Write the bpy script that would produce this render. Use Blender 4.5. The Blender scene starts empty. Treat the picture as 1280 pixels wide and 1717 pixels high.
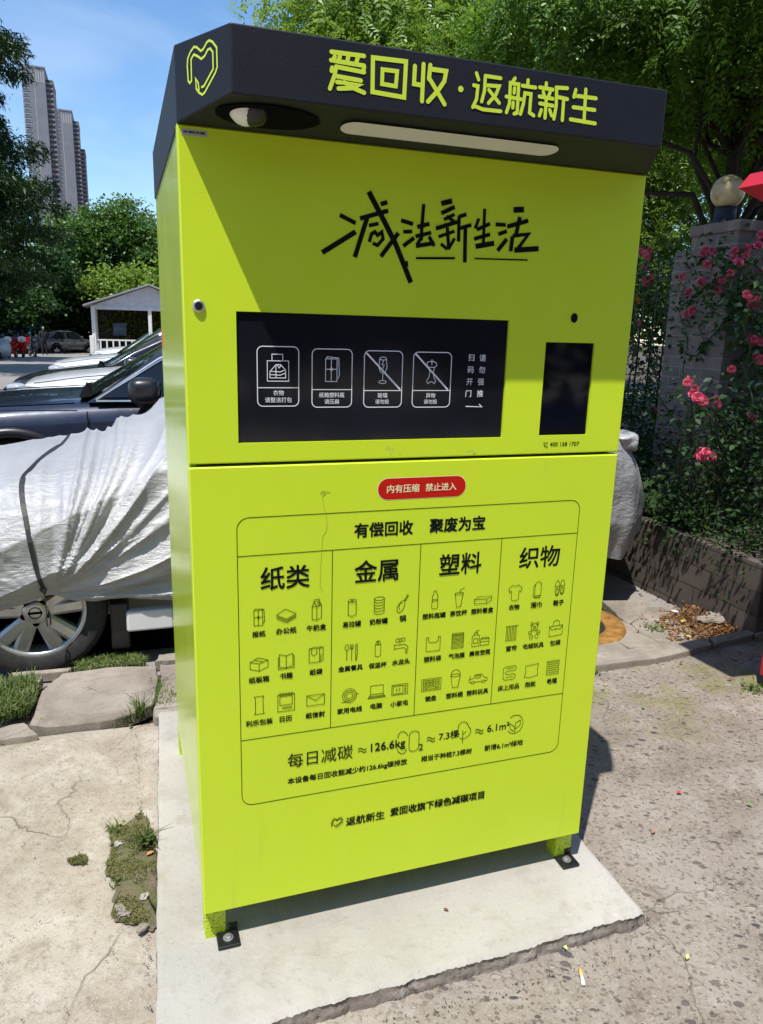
import bpy, bmesh, math, random
import numpy as np
from mathutils import Vector, Matrix
from mathutils.bvhtree import BVHTree
from mathutils.geometry import tessellate_polygon

# ---------------------------------------------------------------- camera, world, sun, exposure
SC = bpy.context.scene
COL = SC.collection
S, ZB = 1.12, 0.15            # kiosk width in metres, height of its lower edge
CAM = np.array([-0.1146 * S, -1.492 * S, 1.3186 * S + ZB])
PITCH, YAW, ROLL, FPX = math.radians(-13.7076), math.radians(19.173), math.radians(1.5792), 1254.24


def cam_axes():
    cy, sy, cp, sp = math.cos(YAW), math.sin(YAW), math.cos(PITCH), math.sin(PITCH)
    f = np.array([sy * cp, cy * cp, sp]); r0 = np.array([cy, -sy, 0.0]); u0 = np.cross(r0, f)
    c, s = math.cos(ROLL), math.sin(ROLL)
    return c * r0 + s * u0, -s * r0 + c * u0, f


AX_R, AX_U, AX_F = cam_axes()
cd = bpy.data.cameras.new('camera'); cam = bpy.data.objects.new('camera', cd); COL.objects.link(cam)
cd.sensor_fit = 'HORIZONTAL'; cd.sensor_width = 36.0; cd.lens = 36.0 * FPX / 1280.0
cd.clip_start = 0.05; cd.clip_end = 3000
mw = Matrix.Identity(4)
for i in range(3):
    mw[i][0], mw[i][1], mw[i][2], mw[i][3] = AX_R[i], AX_U[i], -AX_F[i], CAM[i]
cam.matrix_world = mw
SC.camera = cam

SUN_DIR = Vector((-0.249, -0.276, 0.928)).normalized()      # towards the sun
sl = bpy.data.lights.new('sun', 'SUN'); sl.energy = 4.6; sl.angle = math.radians(0.53); sl.color = (1.0, 0.955, 0.88)
sun = bpy.data.objects.new('sun', sl); COL.objects.link(sun)
sun.rotation_euler = SUN_DIR.to_track_quat('Z', 'Y').to_euler()

W = bpy.data.worlds.new('World'); SC.world = W; W.use_nodes = True
wn, wl = W.node_tree.nodes, W.node_tree.links
wn.clear()
sky = wn.new('ShaderNodeTexSky'); sky.sky_type = 'NISHITA'; sky.sun_disc = False
sky.sun_elevation = math.asin(SUN_DIR.z); sky.sun_rotation = math.atan2(SUN_DIR.x, SUN_DIR.y)
sky.air_density = 1.0; sky.dust_density = 0.25; sky.ozone_density = 2.5; sky.altitude = 30
bg = wn.new('ShaderNodeBackground'); bg.inputs['Strength'].default_value = 0.145
wo = wn.new('ShaderNodeOutputWorld')
# thin high cirrus mixed into the sky by direction
tc = wn.new('ShaderNodeTexCoord'); mp = wn.new('ShaderNodeMapping'); mp.inputs['Scale'].default_value = (1.6, 1.6, 5.0)
mp.inputs['Rotation'].default_value = (0.1, 0.25, 0.6)
nz = wn.new('ShaderNodeTexNoise'); nz.inputs['Scale'].default_value = 1.7; nz.inputs['Detail'].default_value = 7; nz.inputs['Roughness'].default_value = 0.55
nz.inputs['Distortion'].default_value = 0.5
rp = wn.new('ShaderNodeMapRange'); rp.inputs[1].default_value = 0.46; rp.inputs[2].default_value = 0.86; rp.inputs[3].default_value = 0.0; rp.inputs[4].default_value = 0.30
mxw = wn.new('ShaderNodeMix'); mxw.data_type = 'RGBA'
mxw.inputs['B'].default_value = (6.5, 7.0, 7.6, 1)
wl.new(tc.outputs['Generated'], mp.inputs[0]); wl.new(mp.outputs[0], nz.inputs['Vector']); wl.new(nz.outputs[0], rp.inputs[0])
wl.new(rp.outputs[0], mxw.inputs['Factor']); hs = wn.new('ShaderNodeHueSaturation'); hs.inputs['Saturation'].default_value = 1.15; wl.new(sky.outputs[0], hs.inputs['Color']); wl.new(hs.outputs[0], mxw.inputs['A']); wl.new(mxw.outputs['Result'], bg.inputs[0])
wl.new(bg.outputs[0], wo.inputs[0])
SC.view_settings.view_transform = 'Standard'; SC.view_settings.look = 'None'
SC.view_settings.exposure = 0.45; SC.view_settings.gamma = 1.0
try:
    SC.cycles.max_bounces = 8; SC.cycles.transparent_max_bounces = 8
    SC.cycles.use_denoising = True
except Exception:
    pass

# ---------------------------------------------------------------- helpers
rng = np.random.default_rng(7)
random.seed(7)


def ray(px, py):
    return ((px - 640) / FPX) * AX_R - ((py - 858.5) / FPX) * AX_U + AX_F


def on_plane(px, py, p0, n):
    d = ray(px, py); n = np.asarray(n, float)
    return CAM + d * (np.dot(np.asarray(p0, float) - CAM, n) / np.dot(d, n))


def gz(px, py, z=0.0): return on_plane(px, py, (0, 0, z), (0, 0, 1))
def gy(px, py, y=0.0): return on_plane(px, py, (0, y, 0), (0, 1, 0))
def gx(px, py, x=0.0): return on_plane(px, py, (x, 0, 0), (1, 0, 0))


def tag(o, label=None, cat=None, group=None, kind=None):
    if label: o['label'] = label
    if cat: o['category'] = cat
    if group: o['group'] = group
    if kind: o['kind'] = kind
    return o


def thing(name, label, cat, loc=(0, 0, 0), rz=0.0, group=None):
    o = bpy.data.objects.new(name, None); COL.objects.link(o)
    o.location = loc; o.rotation_euler = (0, 0, rz); o.empty_display_size = 0.1
    return tag(o, label, cat, group)


def link(name, me, parent=None):
    o = bpy.data.objects.new(name, me); COL.objects.link(o)
    if parent is not None: o.parent = parent
    return o


def dup(root, loc=None, rz=None, label=None, scale=None):
    def rec(o, par):
        c = o.copy(); COL.objects.link(c)
        if par is not None: c.parent = par
        for ch in o.children: rec(ch, c)
        return c
    r = rec(root, None)
    if loc is not None: r.location = loc
    if rz is not None: r.rotation_euler[2] = rz
    if scale is not None: r.scale = scale if hasattr(scale, '__len__') else (scale,) * 3
    if label: r['label'] = label
    return r


class MB:
    def __init__(self): self.v = []; self.f = []; self.m = []; self.s = []

    def add(self, V, F, mat=0, smooth=False):
        b = len(self.v); self.v.extend([tuple(map(float, p)) for p in V])
        for f in F:
            self.f.append([b + i for i in f]); self.m.append(mat); self.s.append(smooth)
        return self

    def box(self, a, b, mat=0):
        x0, y0, z0 = a; x1, y1, z1 = b
        V = [(x0, y0, z0), (x1, y0, z0), (x1, y1, z0), (x0, y1, z0), (x0, y0, z1), (x1, y0, z1), (x1, y1, z1), (x0, y1, z1)]
        return self.add(V, [(0, 3, 2, 1), (4, 5, 6, 7), (0, 1, 5, 4), (1, 2, 6, 5), (2, 3, 7, 6), (3, 0, 4, 7)], mat)

    def bbox(self, a, b, r=0.004, mat=0, seg=2):
        bm = bmesh.new(); bmesh.ops.create_cube(bm, size=1)
        for v in bm.verts:
            v.co = Vector([(a[i] + b[i]) / 2 + v.co[i] * (b[i] - a[i]) for i in range(3)])
        bmesh.ops.bevel(bm, geom=bm.edges[:], offset=r, segments=seg, profile=0.5, affect='EDGES')
        bm.verts.ensure_lookup_table()
        self.add([v.co for v in bm.verts], [[v.index for v in f.verts] for f in bm.faces], mat, False); bm.free()
        return self

    def tube(self, P, R, n=8, mat=0, cap=True, smooth=True):
        P = np.asarray(P, float); R = np.broadcast_to(np.asarray(R, float), (len(P),))
        T = np.gradient(P, axis=0); T /= np.linalg.norm(T, axis=1)[:, None] + 1e-12
        ref = np.array([0, 0, 1.0]) if abs(T[0][2]) < 0.9 else np.array([1.0, 0, 0])
        V = []; a = np.linspace(0, 2 * np.pi, n, endpoint=False)
        u = np.cross(T[0], ref)
        for i in range(len(P)):
            u = u - T[i] * np.dot(u, T[i]); u /= np.linalg.norm(u) + 1e-12; w = np.cross(T[i], u)
            V += [P[i] + R[i] * (math.cos(t) * u + math.sin(t) * w) for t in a]
        F = [(i * n + k, i * n + (k + 1) % n, (i + 1) * n + (k + 1) % n, (i + 1) * n + k) for i in range(len(P) - 1) for k in range(n)]
        if cap: F += [tuple(range(n - 1, -1, -1)), tuple((len(P) - 1) * n + k for k in range(n))]
        return self.add(V, F, mat, smooth)

    def lathe(self, prof, origin, axis='z', n=24, mat=0, smooth=True, a0=0.0, a1=2 * np.pi):
        full = abs(a1 - a0 - 2 * np.pi) < 1e-6
        A = np.linspace(a0, a1, n, endpoint=not full); V = []
        for r, h in prof:
            for t in A:
                c, s = r * math.cos(t), r * math.sin(t)
                p = {'z': (c, s, h), 'y': (c, h, s), 'x': (h, c, s)}[axis]
                V.append(np.add(origin, p))
        m = len(A); F = []
        for i in range(len(prof) - 1):
            for k in range(m if full else m - 1):
                k2 = (k + 1) % m
                F.append((i * m + k, i * m + k2, (i + 1) * m + k2, (i + 1) * m + k))
        return self.add(V, F, mat, smooth)

    def grid(self, G, mat=0, smooth=True):
        G = np.asarray(G, float); a, b = G.shape[:2]
        F = [(i * b + j, (i + 1) * b + j, (i + 1) * b + j + 1, i * b + j + 1) for i in range(a - 1) for j in range(b - 1)]
        return self.add(G.reshape(-1, 3), F, mat, smooth)

    def prism(self, poly, z0, z1, mat=0):
        n = len(poly); V = [(p[0], p[1], z0) for p in poly] + [(p[0], p[1], z1) for p in poly]
        F = [tuple(range(n - 1, -1, -1)), tuple(range(n, 2 * n))] + [(i, (i + 1) % n, n + (i + 1) % n, n + i) for i in range(n)]
        return self.add(V, F, mat)

    def build(self, name, mats, parent=None, org=(0, 0, 0)):
        me = bpy.data.meshes.new(name)
        V = np.asarray(self.v, float) - np.asarray(org, float)
        me.from_pydata(V.tolist(), [], self.f)
        for m in (mats if isinstance(mats, (list, tuple)) else [mats]): me.materials.append(m)
        me.polygons.foreach_set('material_index', self.m); me.polygons.foreach_set('use_smooth', self.s)
        me.update()
        return link(name, me, parent)


def np_mesh(name, V, nper, mats, parent=None, smooth=False, midx=None):
    """V: (nfaces*nper, 3), every face with its own vertices."""
    V = np.ascontiguousarray(V, np.float32).reshape(-1, 3); nv = len(V); nf = nv // nper
    me = bpy.data.meshes.new(name)
    me.vertices.add(nv); me.vertices.foreach_set('co', V.ravel())
    me.loops.add(nv); me.loops.foreach_set('vertex_index', np.arange(nv, dtype=np.int32))
    me.polygons.add(nf); me.polygons.foreach_set('loop_start', np.arange(0, nv, nper, dtype=np.int32))
    try: me.polygons.foreach_set('loop_total', np.full(nf, nper, np.int32))
    except Exception: pass
    for m in (mats if isinstance(mats, (list, tuple)) else [mats]): me.materials.append(m)
    if midx is not None: me.polygons.foreach_set('material_index', np.asarray(midx, np.int32))
    me.update(calc_edges=True); me.validate()
    return link(name, me, parent)


# ---------------------------------------------------------------- materials
def nmat(name):
    m = bpy.data.materials.new(name); m.use_nodes = True
    nt = m.node_tree; b = nt.nodes['Principled BSDF']
    return m, nt, b


class N:
    """Tiny node-graph helper."""
    def __init__(self, nt): self.nt = nt

    def n(self, typ, **kw):
        x = self.nt.nodes.new(typ)
        for k, v in kw.items():
            if k.startswith('i_'): x.inputs[k[2:].replace('_', ' ')].default_value = v
            else: setattr(x, k, v)
        return x

    def l(self, a, b): self.nt.links.new(a, b)

    def coord(self, scale=(1, 1, 1), which='Object', rot=(0, 0, 0)):
        t = self.n('ShaderNodeTexCoord'); m = self.n('ShaderNodeMapping'); m.inputs['Scale'].default_value = scale; m.inputs['Rotation'].default_value = rot
        self.l(t.outputs[which], m.inputs[0]); return m.outputs[0]

    def noise(self, vec, scale, detail=4, rough=0.5, dist=0.0):
        x = self.n('ShaderNodeTexNoise'); x.inputs['Scale'].default_value = scale; x.inputs['Detail'].default_value = detail
        x.inputs['Roughness'].default_value = rough; x.inputs['Distortion'].default_value = dist; self.l(vec, x.inputs['Vector']); return x.outputs[0]

    def noisec(self, vec, scale, detail=2):
        x = self.n('ShaderNodeTexNoise'); x.inputs['Scale'].default_value = scale; x.inputs['Detail'].default_value = detail
        self.l(vec, x.inputs['Vector']); return x.outputs[1]

    def rng(self, v, a, b, c=0.0, d=1.0, smooth=False):
        x = self.n('ShaderNodeMapRange'); x.inputs[1].default_value = a; x.inputs[2].default_value = b; x.inputs[3].default_value = c; x.inputs[4].default_value = d
        if smooth: x.interpolation_type = 'SMOOTHSTEP'
        self.l(v, x.inputs[0]); return x.outputs[0]

    def mix(self, f, a, b):
        x = self.n('ShaderNodeMix', data_type='RGBA')
        for s, k in ((f, 'Factor'), (a, 'A'), (b, 'B')):
            if isinstance(s, (int, float)): x.inputs[k].default_value = s
            elif isinstance(s, (tuple, list)): x.inputs[k].default_value = (*s[:3], 1)
            else: self.l(s, x.inputs[k])
        return x.outputs['Result']

    def math(self, op, a, b=None):
        x = self.n('ShaderNodeMath', operation=op)
        for i, s in enumerate((a, b)):
            if s is None: continue
            if isinstance(s, (int, float)): x.inputs[i].default_value = s
            else: self.l(s, x.inputs[i])
        return x.outputs[0]

    def vadd(self, a, b, k):
        s = self.n('ShaderNodeVectorMath', operation='SCALE'); s.inputs['Scale'].default_value = k; self.l(b, s.inputs[0])
        x = self.n('ShaderNodeVectorMath', operation='ADD'); self.l(a, x.inputs[0]); self.l(s.outputs[0], x.inputs[1]); return x.outputs[0]

    def vor(self, vec, scale, feature='F1', rand=1.0):
        x = self.n('ShaderNodeTexVoronoi', feature=feature); x.inputs['Scale'].default_value = scale; x.inputs['Randomness'].default_value = rand
        self.l(vec, x.inputs['Vector']); return x

    def bump(self, h, strength, dist, bsdf, prev=None):
        x = self.n('ShaderNodeBump'); x.inputs['Strength'].default_value = strength; x.inputs['Distance'].default_value = dist
        self.l(h, x.inputs['Height'])
        if prev is not None: self.l(prev, x.inputs['Normal'])
        self.l(x.outputs[0], bsdf.inputs['Normal']); return x.outputs[0]


def flat(name, col, rough=0.5, metal=0.0, spec=0.5, coat=0.0, var=0.0, vscale=8.0, bump=0.0, bscale=200.0):
    m, nt, b = nmat(name); g = N(nt)
    b.inputs['Base Color'].default_value = (*col, 1); b.inputs['Roughness'].default_value = rough; b.inputs['Metallic'].default_value = metal
    b.inputs['Specular IOR Level'].default_value = spec
    if coat: b.inputs['Coat Weight'].default_value = coat; b.inputs['Coat Roughness'].default_value = 0.05
    if var:
        v = g.coord(); n = g.noise(v, vscale, 5, 0.6)
        k = g.rng(n, 0.3, 0.7, 1 - var, 1 + var)
        x = g.n('ShaderNodeVectorMath', operation='SCALE'); x.inputs[0].default_value = col; g.l(k, x.inputs['Scale']); g.l(x.outputs[0], b.inputs['Base Color'])
    if bump:
        v = g.coord(); g.bump(g.noise(v, bscale, 3, 0.6), bump, 0.001, b)
    return m


def lime_paint(coat=0.0):
    m, nt, b = nmat('lime_powder_coat')
    b.inputs['Coat Weight'].default_value = coat; b.inputs['Coat Roughness'].default_value = 0.16; g = N(nt)
    v = g.coord(); big = g.noise(v, 2.2, 4, 0.6); sp = g.noise(v, 90, 2, 0.6)
    c = g.mix(g.rng(big, 0.3, 0.75), (0.575, 0.725, 0.022), (0.535, 0.685, 0.022))
    c = g.mix(g.rng(sp, 0.75, 0.82), c, (0.34, 0.42, 0.03))
    # faint dried runs
    vs = g.coord((9, 9, 0.7)); dr = g.noise(vs, 2.4, 6, 0.65)
    c = g.mix(g.rng(dr, 0.62, 0.80, 0, 0.30), c, (0.42, 0.47, 0.10))
    g.l(c, b.inputs['Base Color'])
    g.l(g.rng(g.noise(v, 6, 4), 0.3, 0.7, 0.30, 0.42), b.inputs['Roughness'])
    b.inputs['Specular IOR Level'].default_value = 0.45
    p = g.bump(g.noise(v, 330, 3, 0.6), 0.35, 0.0016, b)
    return m


def dirty_lime():
    m, nt, b = nmat('lime_leg_with_grit'); g = N(nt); v = g.coord()
    c = g.mix(g.rng(g.noise(v, 190, 3, 0.7), 0.54, 0.62), (0.50, 0.66, 0.015), (0.16, 0.18, 0.04))
    g.l(c, b.inputs['Base Color']); b.inputs['Roughness'].default_value = 0.5
    return m


def charcoal():
    m, nt, b = nmat('charcoal_powder_coat'); g = N(nt); v = g.coord()
    c = g.mix(g.rng(g.noise(v, 3, 5, 0.65), 0.35, 0.7), (0.0085, 0.0092, 0.014), (0.0135, 0.0145, 0.020))
    c = g.mix(g.rng(g.noise(v, 120, 2), 0.77, 0.83), c, (0.10, 0.10, 0.10))
    g.l(c, b.inputs['Base Color']); b.inputs['Roughness'].default_value = 0.5; b.inputs['Specular IOR Level'].default_value = 0.28
    g.bump(g.noise(v, 340, 3, 0.6), 0.3, 0.0015, b)
    return m


def leaf_mat(name, c0, c1, c2, trans=0.35, rough=0.45, gloss=0.12):
    m = bpy.data.materials.new(name); m.use_nodes = True; nt = m.node_tree; nt.nodes.clear(); g = N(nt)
    out = g.n('ShaderNodeOutputMaterial'); geo = g.n('ShaderNodeNewGeometry')
    r = g.n('ShaderNodeValToRGB'); r.color_ramp.elements[0].color = (*c0, 1); r.color_ramp.elements[1].color = (*c2, 1)
    e = r.color_ramp.elements.new(0.5); e.color = (*c1, 1)
    g.l(geo.outputs['Random Per Island'], r.inputs[0])
    d = g.n('ShaderNodeBsdfDiffuse'); t = g.n('ShaderNodeBsdfTranslucent'); gl = g.n('ShaderNodeBsdfGlossy'); gl.inputs['Roughness'].default_value = rough
    g.l(r.outputs[0], d.inputs[0])
    tcx = g.mix(0.5, r.outputs[0], (c2[0] * 1.6, c2[1] * 1.7, c2[2] * 0.8)); g.l(tcx, t.inputs[0])
    gl.inputs[0].default_value = (0.6, 0.7, 0.55, 1)
    m1 = g.n('ShaderNodeMixShader'); m1.inputs[0].default_value = trans; g.l(d.outputs[0], m1.inputs[1]); g.l(t.outputs[0], m1.inputs[2])
    fr = g.n('ShaderNodeFresnel'); fr.inputs[0].default_value = 1.35
    kk = g.math('MINIMUM', g.math('MULTIPLY', fr.outputs[0], gloss * 1.8), 0.09)
    m2 = g.n('ShaderNodeMixShader'); g.l(kk, m2.inputs[0]); g.l(m1.outputs[0], m2.inputs[1]); g.l(gl.outputs[0], m2.inputs[2])
    g.l(m2.outputs[0], out.inputs[0])
    return m


def bark(name, c0, c1):
    m, nt, b = nmat(name); g = N(nt); v = g.coord((6, 6, 1.2))
    n = g.noise(v, 6, 6, 0.7); g.l(g.mix(g.rng(n, 0.3, 0.7), c0, c1), b.inputs['Base Color']); b.inputs['Roughness'].default_value = 0.9
    g.bump(n, 0.8, 0.02, b); return m


def concrete(name, c_hi, c_lo, stain, scale=1.0, crack=0.0, speck=0.5, which='Object'):
    m, nt, b = nmat(name); g = N(nt); v = g.coord((scale,) * 3, which)
    n1 = g.noise(v, 1.3, 6, 0.62, 0.4); n2 = g.noise(v, 9, 6, 0.7); n3 = g.noise(v, 70, 4, 0.7); n4 = g.noise(v, 210, 2, 0.6)
    c = g.mix(g.rng(n1, 0.32, 0.68), c_lo, c_hi)
    c = g.mix(g.rng(n2, 0.52, 0.74, 0, 0.55), c, stain)
    c = g.mix(g.rng(n3, 0.58, 0.72, 0, speck), c, tuple(x * 0.55 for x in c_lo))
    c = g.mix(g.rng(n4, 0.64, 0.72, 0, speck), c, tuple(min(1, x * 1.25) for x in c_hi))
    h = g.math('ADD', g.math('MULTIPLY', n2, 0.6), g.math('MULTIPLY', n3, 0.4))
    if crack:
        vw = g.vadd(v, g.noisec(v, 2.5, 5), 0.5)
        e = g.vor(vw, crack, 'DISTANCE_TO_EDGE').outputs['Distance']
        cm = g.math('MULTIPLY', g.rng(e, 0.0, 0.012, 1, 0), g.rng(g.noise(v, 0.9, 2), 0.5, 0.58))
        c = g.mix(g.math('MULTIPLY', cm, 0.8), c, tuple(x * 0.35 for x in c_lo))
    g.l(c, b.inputs['Base Color']); b.inputs['Roughness'].default_value = 0.9; b.inputs['Specular IOR Level'].default_value = 0.2
    g.bump(h, 0.7, 0.008, b)
    return m


def pavement_mat():
    m, nt, b = nmat('yard_concrete'); g = N(nt)
    v = g.coord(); sep = g.n('ShaderNodeSeparateXYZ'); g.l(v, sep.inputs[0])
    n1 = g.noise(v, 1.1, 6, 0.62, 0.5); n2 = g.noise(v, 6, 7, 0.7, 0.3); n3 = g.noise(v, 60, 4, 0.72); n4 = g.noise(v, 190, 2, 0.6)
    # left: worn beige screed
    L = g.mix(g.rng(n1, 0.34, 0.66), (0.265, 0.222, 0.172), (0.415, 0.368, 0.305))
    L = g.mix(g.rng(n2, 0.50, 0.66, 0, 0.75), L, (0.44, 0.405, 0.35))
    L = g.mix(g.rng(n2, 0.32, 0.47, 0.8, 0), L, (0.225, 0.178, 0.132)); L = g.mix(g.rng(g.noise(v, 0.55, 4, 0.6, 0.8), 0.52, 0.64, 0, 0.5), L, (0.23, 0.19, 0.15))
    L = g.mix(g.rng(n3, 0.54, 0.68, 0, 0.6), L, (0.15, 0.125, 0.10))
    L = g.mix(g.rng(n4, 0.30, 0.42, 0.45, 0), L, (0.17, 0.145, 0.115)); L = g.mix(g.rng(n4, 0.57, 0.66, 0, 0.30), L, (0.50, 0.47, 0.42))
    nf = g.noise(v, 26, 6, 0.75, 0.6); L = g.mix(g.rng(nf, 0.52, 0.70, 0, 0.55), L, (0.215, 0.178, 0.135))
    vw = g.vadd(v, g.noisec(v, 3.0, 6), 0.42)
    e = g.vor(vw, 1.25, 'DISTANCE_TO_EDGE').outputs['Distance']
    cr = g.math('MULTIPLY', g.rng(e, 0.0, 0.007, 1, 0), g.rng(g.noise(v, 1.3, 2), 0.44, 0.54))
    L = g.mix(g.math('MULTIPLY', cr, 0.6), L, (0.12, 0.10, 0.075))
    # right: weathered concrete with exposed pebbles
    Rr = g.mix(g.rng(n1, 0.34, 0.66), (0.195, 0.162, 0.130), (0.275, 0.240, 0.203))
    Rr = g.mix(g.rng(n2, 0.50, 0.68, 0, 0.8), Rr, (0.325, 0.295, 0.258))
    Rr = g.mix(g.rng(n2, 0.30, 0.44, 0.8, 0), Rr, (0.115, 0.092, 0.07))
    Rr = g.mix(g.rng(n3, 0.53, 0.66, 0, 0.9), Rr, (0.085, 0.07, 0.057))
    Rr = g.mix(g.rng(n4, 0.56, 0.66, 0, 0.5), Rr, (0.37, 0.34, 0.305))
    moss = g.math('MULTIPLY', g.rng(g.noise(v, 2.6, 5, 0.6), 0.50, 0.66), g.rng(sep.outputs['Y'], 0.35, 0.75, 0, 0.75))
    Rr = g.mix(moss, Rr, (0.175, 0.170, 0.055))
    vp = g.vadd(g.coord((1, 1, 1), 'Object', (0, 0, 0.5)), g.noisec(v, 14, 3), 0.03)
    st = g.n('ShaderNodeMapping'); st.inputs['Scale'].default_value = (1.0, 1.8, 1.0); g.l(vp, st.inputs[0])
    hs = None
    for sc_, keep, thr in ((30, 0.24, 0.42), (56, 0.24, 0.42), (18, 0.09, 0.34)):
        vo = g.vor(st.outputs[0], sc_); sc3 = g.n('ShaderNodeSeparateColor'); g.l(vo.outputs['Color'], sc3.inputs[0])
        area = g.rng(g.noise(v, 1.7, 3), 0.36, 0.50)
        lim = g.math('MULTIPLY', g.rng(sc3.outputs[1], 0, 1, thr * 0.5, thr), 1.0)
        inside = g.rng(g.math('SUBTRACT', lim, vo.outputs['Distance']), 0.0, 0.03)
        pick = g.math('LESS_THAN', sc3.outputs[0], keep)
        mk = g.math('MULTIPLY', g.math('MULTIPLY', inside, pick), area)
        ring = g.math('MULTIPLY', g.math('MULTIPLY', g.rng(g.math('SUBTRACT', lim, vo.outputs['Distance']), -0.08, 0.0), pick), area)
        Rr = g.mix(g.math('MULTIPLY', ring, 0.55), Rr, (0.08, 0.068, 0.055))
        pc = g.mix(sc3.outputs[2], (0.055, 0.055, 0.062), (0.20, 0.155, 0.125)); pc = g.mix(g.math('GREATER_THAN', sc3.outputs[1], 0.82), pc, (0.30, 0.27, 0.22))
        Rr = g.mix(mk, Rr, pc)
        hs = mk if hs is None else g.math('MAXIMUM', hs, mk)
    xs = g.math('ADD', sep.outputs['X'], g.math('MULTIPLY', g.noise(v, 2, 4), 0.3))
    side = g.rng(xs, 0.25, 0.75)
    g.l(g.mix(side, L, Rr), b.inputs['Base Color'])
    b.inputs['Roughness'].default_value = 0.92; b.inputs['Specular IOR Level'].default_value = 0.18
    h = g.math('ADD', g.math('MULTIPLY', n2, 0.6), g.math('MULTIPLY', n3, 0.35))
    h = g.math('SUBTRACT', h, g.math('MULTIPLY', cr, 0.5)); h = g.math('ADD', h, g.math('MULTIPLY', g.math('MULTIPLY', hs, side), 0.25))
    g.bump(h, 0.9, 0.010, b)
    return m


def soil_mat():
    m, nt, b = nmat('dark_soil'); g = N(nt); v = g.coord()
    n = g.noise(v, 18, 7, 0.75); c = g.mix(g.rng(n, 0.3, 0.7), (0.028, 0.021, 0.016), (0.115, 0.088, 0.066))
    c = g.mix(g.rng(g.noise(v, 90, 3), 0.62, 0.68), c, (0.22, 0.19, 0.16)); g.l(c, b.inputs['Base Color']); b.inputs['Roughness'].default_value = 1.0
    g.bump(n, 1.0, 0.03, b); return m


def fabric_cover():
    m, nt, b = nmat('silver_cover_fabric'); g = N(nt); v = g.coord((1, 1, 1))
    n = g.noise(g.coord((0.7, 2.0, 2.6)), 9, 7, 0.68, 0.6); n2 = g.noise(v, 60, 4, 0.7); n3 = g.noise(v, 2.0, 4)
    c = g.mix(g.rng(n3, 0.3, 0.7), (0.37, 0.375, 0.39), (0.46, 0.46, 0.465)); c = g.mix(g.rng(n, 0.60, 0.75, 0, 0.3), c, (0.25, 0.24, 0.22))
    g.l(c, b.inputs['Base Color']); b.inputs['Roughness'].default_value = 0.42; b.inputs['Metallic'].default_value = 0.25
    p = g.bump(n, 0.55, 0.03, b); g.bump(n2, 0.45, 0.006, b, p); return m


def car_paint(name, col, metal=0.0, rough=0.25):
    m, nt, b = nmat(name); g = N(nt)
    b.inputs['Base Color'].default_value = (*col, 1); b.inputs['Metallic'].default_value = metal; b.inputs['Roughness'].default_value = rough
    b.inputs['Coat Weight'].default_value = 0.8; b.inputs['Coat Roughness'].default_value = 0.04
    v = g.coord(); d = g.noise(v, 5, 6, 0.7); g.l(g.rng(d, 0.3, 0.8, rough, rough + 0.2), b.inputs['Roughness'])
    return m


def brick_mat(name, c1, c2, mortar, scale, bw=0.5, rh=0.25, rot=(math.radians(90), 0, 0), ms=0.012):
    m, nt, b = nmat(name); g = N(nt); v0 = g.coord(); sp = g.n('ShaderNodeSeparateXYZ'); g.l(v0, sp.inputs[0]); cb = g.n('ShaderNodeCombineXYZ'); g.l(g.math('ADD', sp.outputs['X'], sp.outputs['Y']), cb.inputs['X']); g.l(sp.outputs['Z'], cb.inputs['Y']); v = cb.outputs[0]
    x = g.n('ShaderNodeTexBrick'); x.inputs['Color1'].default_value = (*c1, 1); x.inputs['Color2'].default_value = (*c2, 1); x.inputs['Mortar'].default_value = (*mortar, 1)
    x.inputs['Scale'].default_value = scale; x.inputs['Mortar Size'].default_value = ms; x.inputs['Brick Width'].default_value = bw; x.inputs['Row Height'].default_value = rh
    vw = g.vadd(v, g.noisec(v, 6, 3), 0.012); g.l(vw, x.inputs['Vector'])
    n = g.noise(g.coord(), 7, 6, 0.7); c = g.mix(g.rng(n, 0.45, 0.75, 0, 0.5), x.outputs[0], tuple(q * 0.45 for q in c1))
    g.l(c, b.inputs['Base Color']); b.inputs['Roughness'].default_value = 0.85
    h = g.math('SUBTRACT', g.math('MULTIPLY', n, 0.4), x.outputs[1]); g.bump(h, 0.6, 0.006, b); return m


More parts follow.
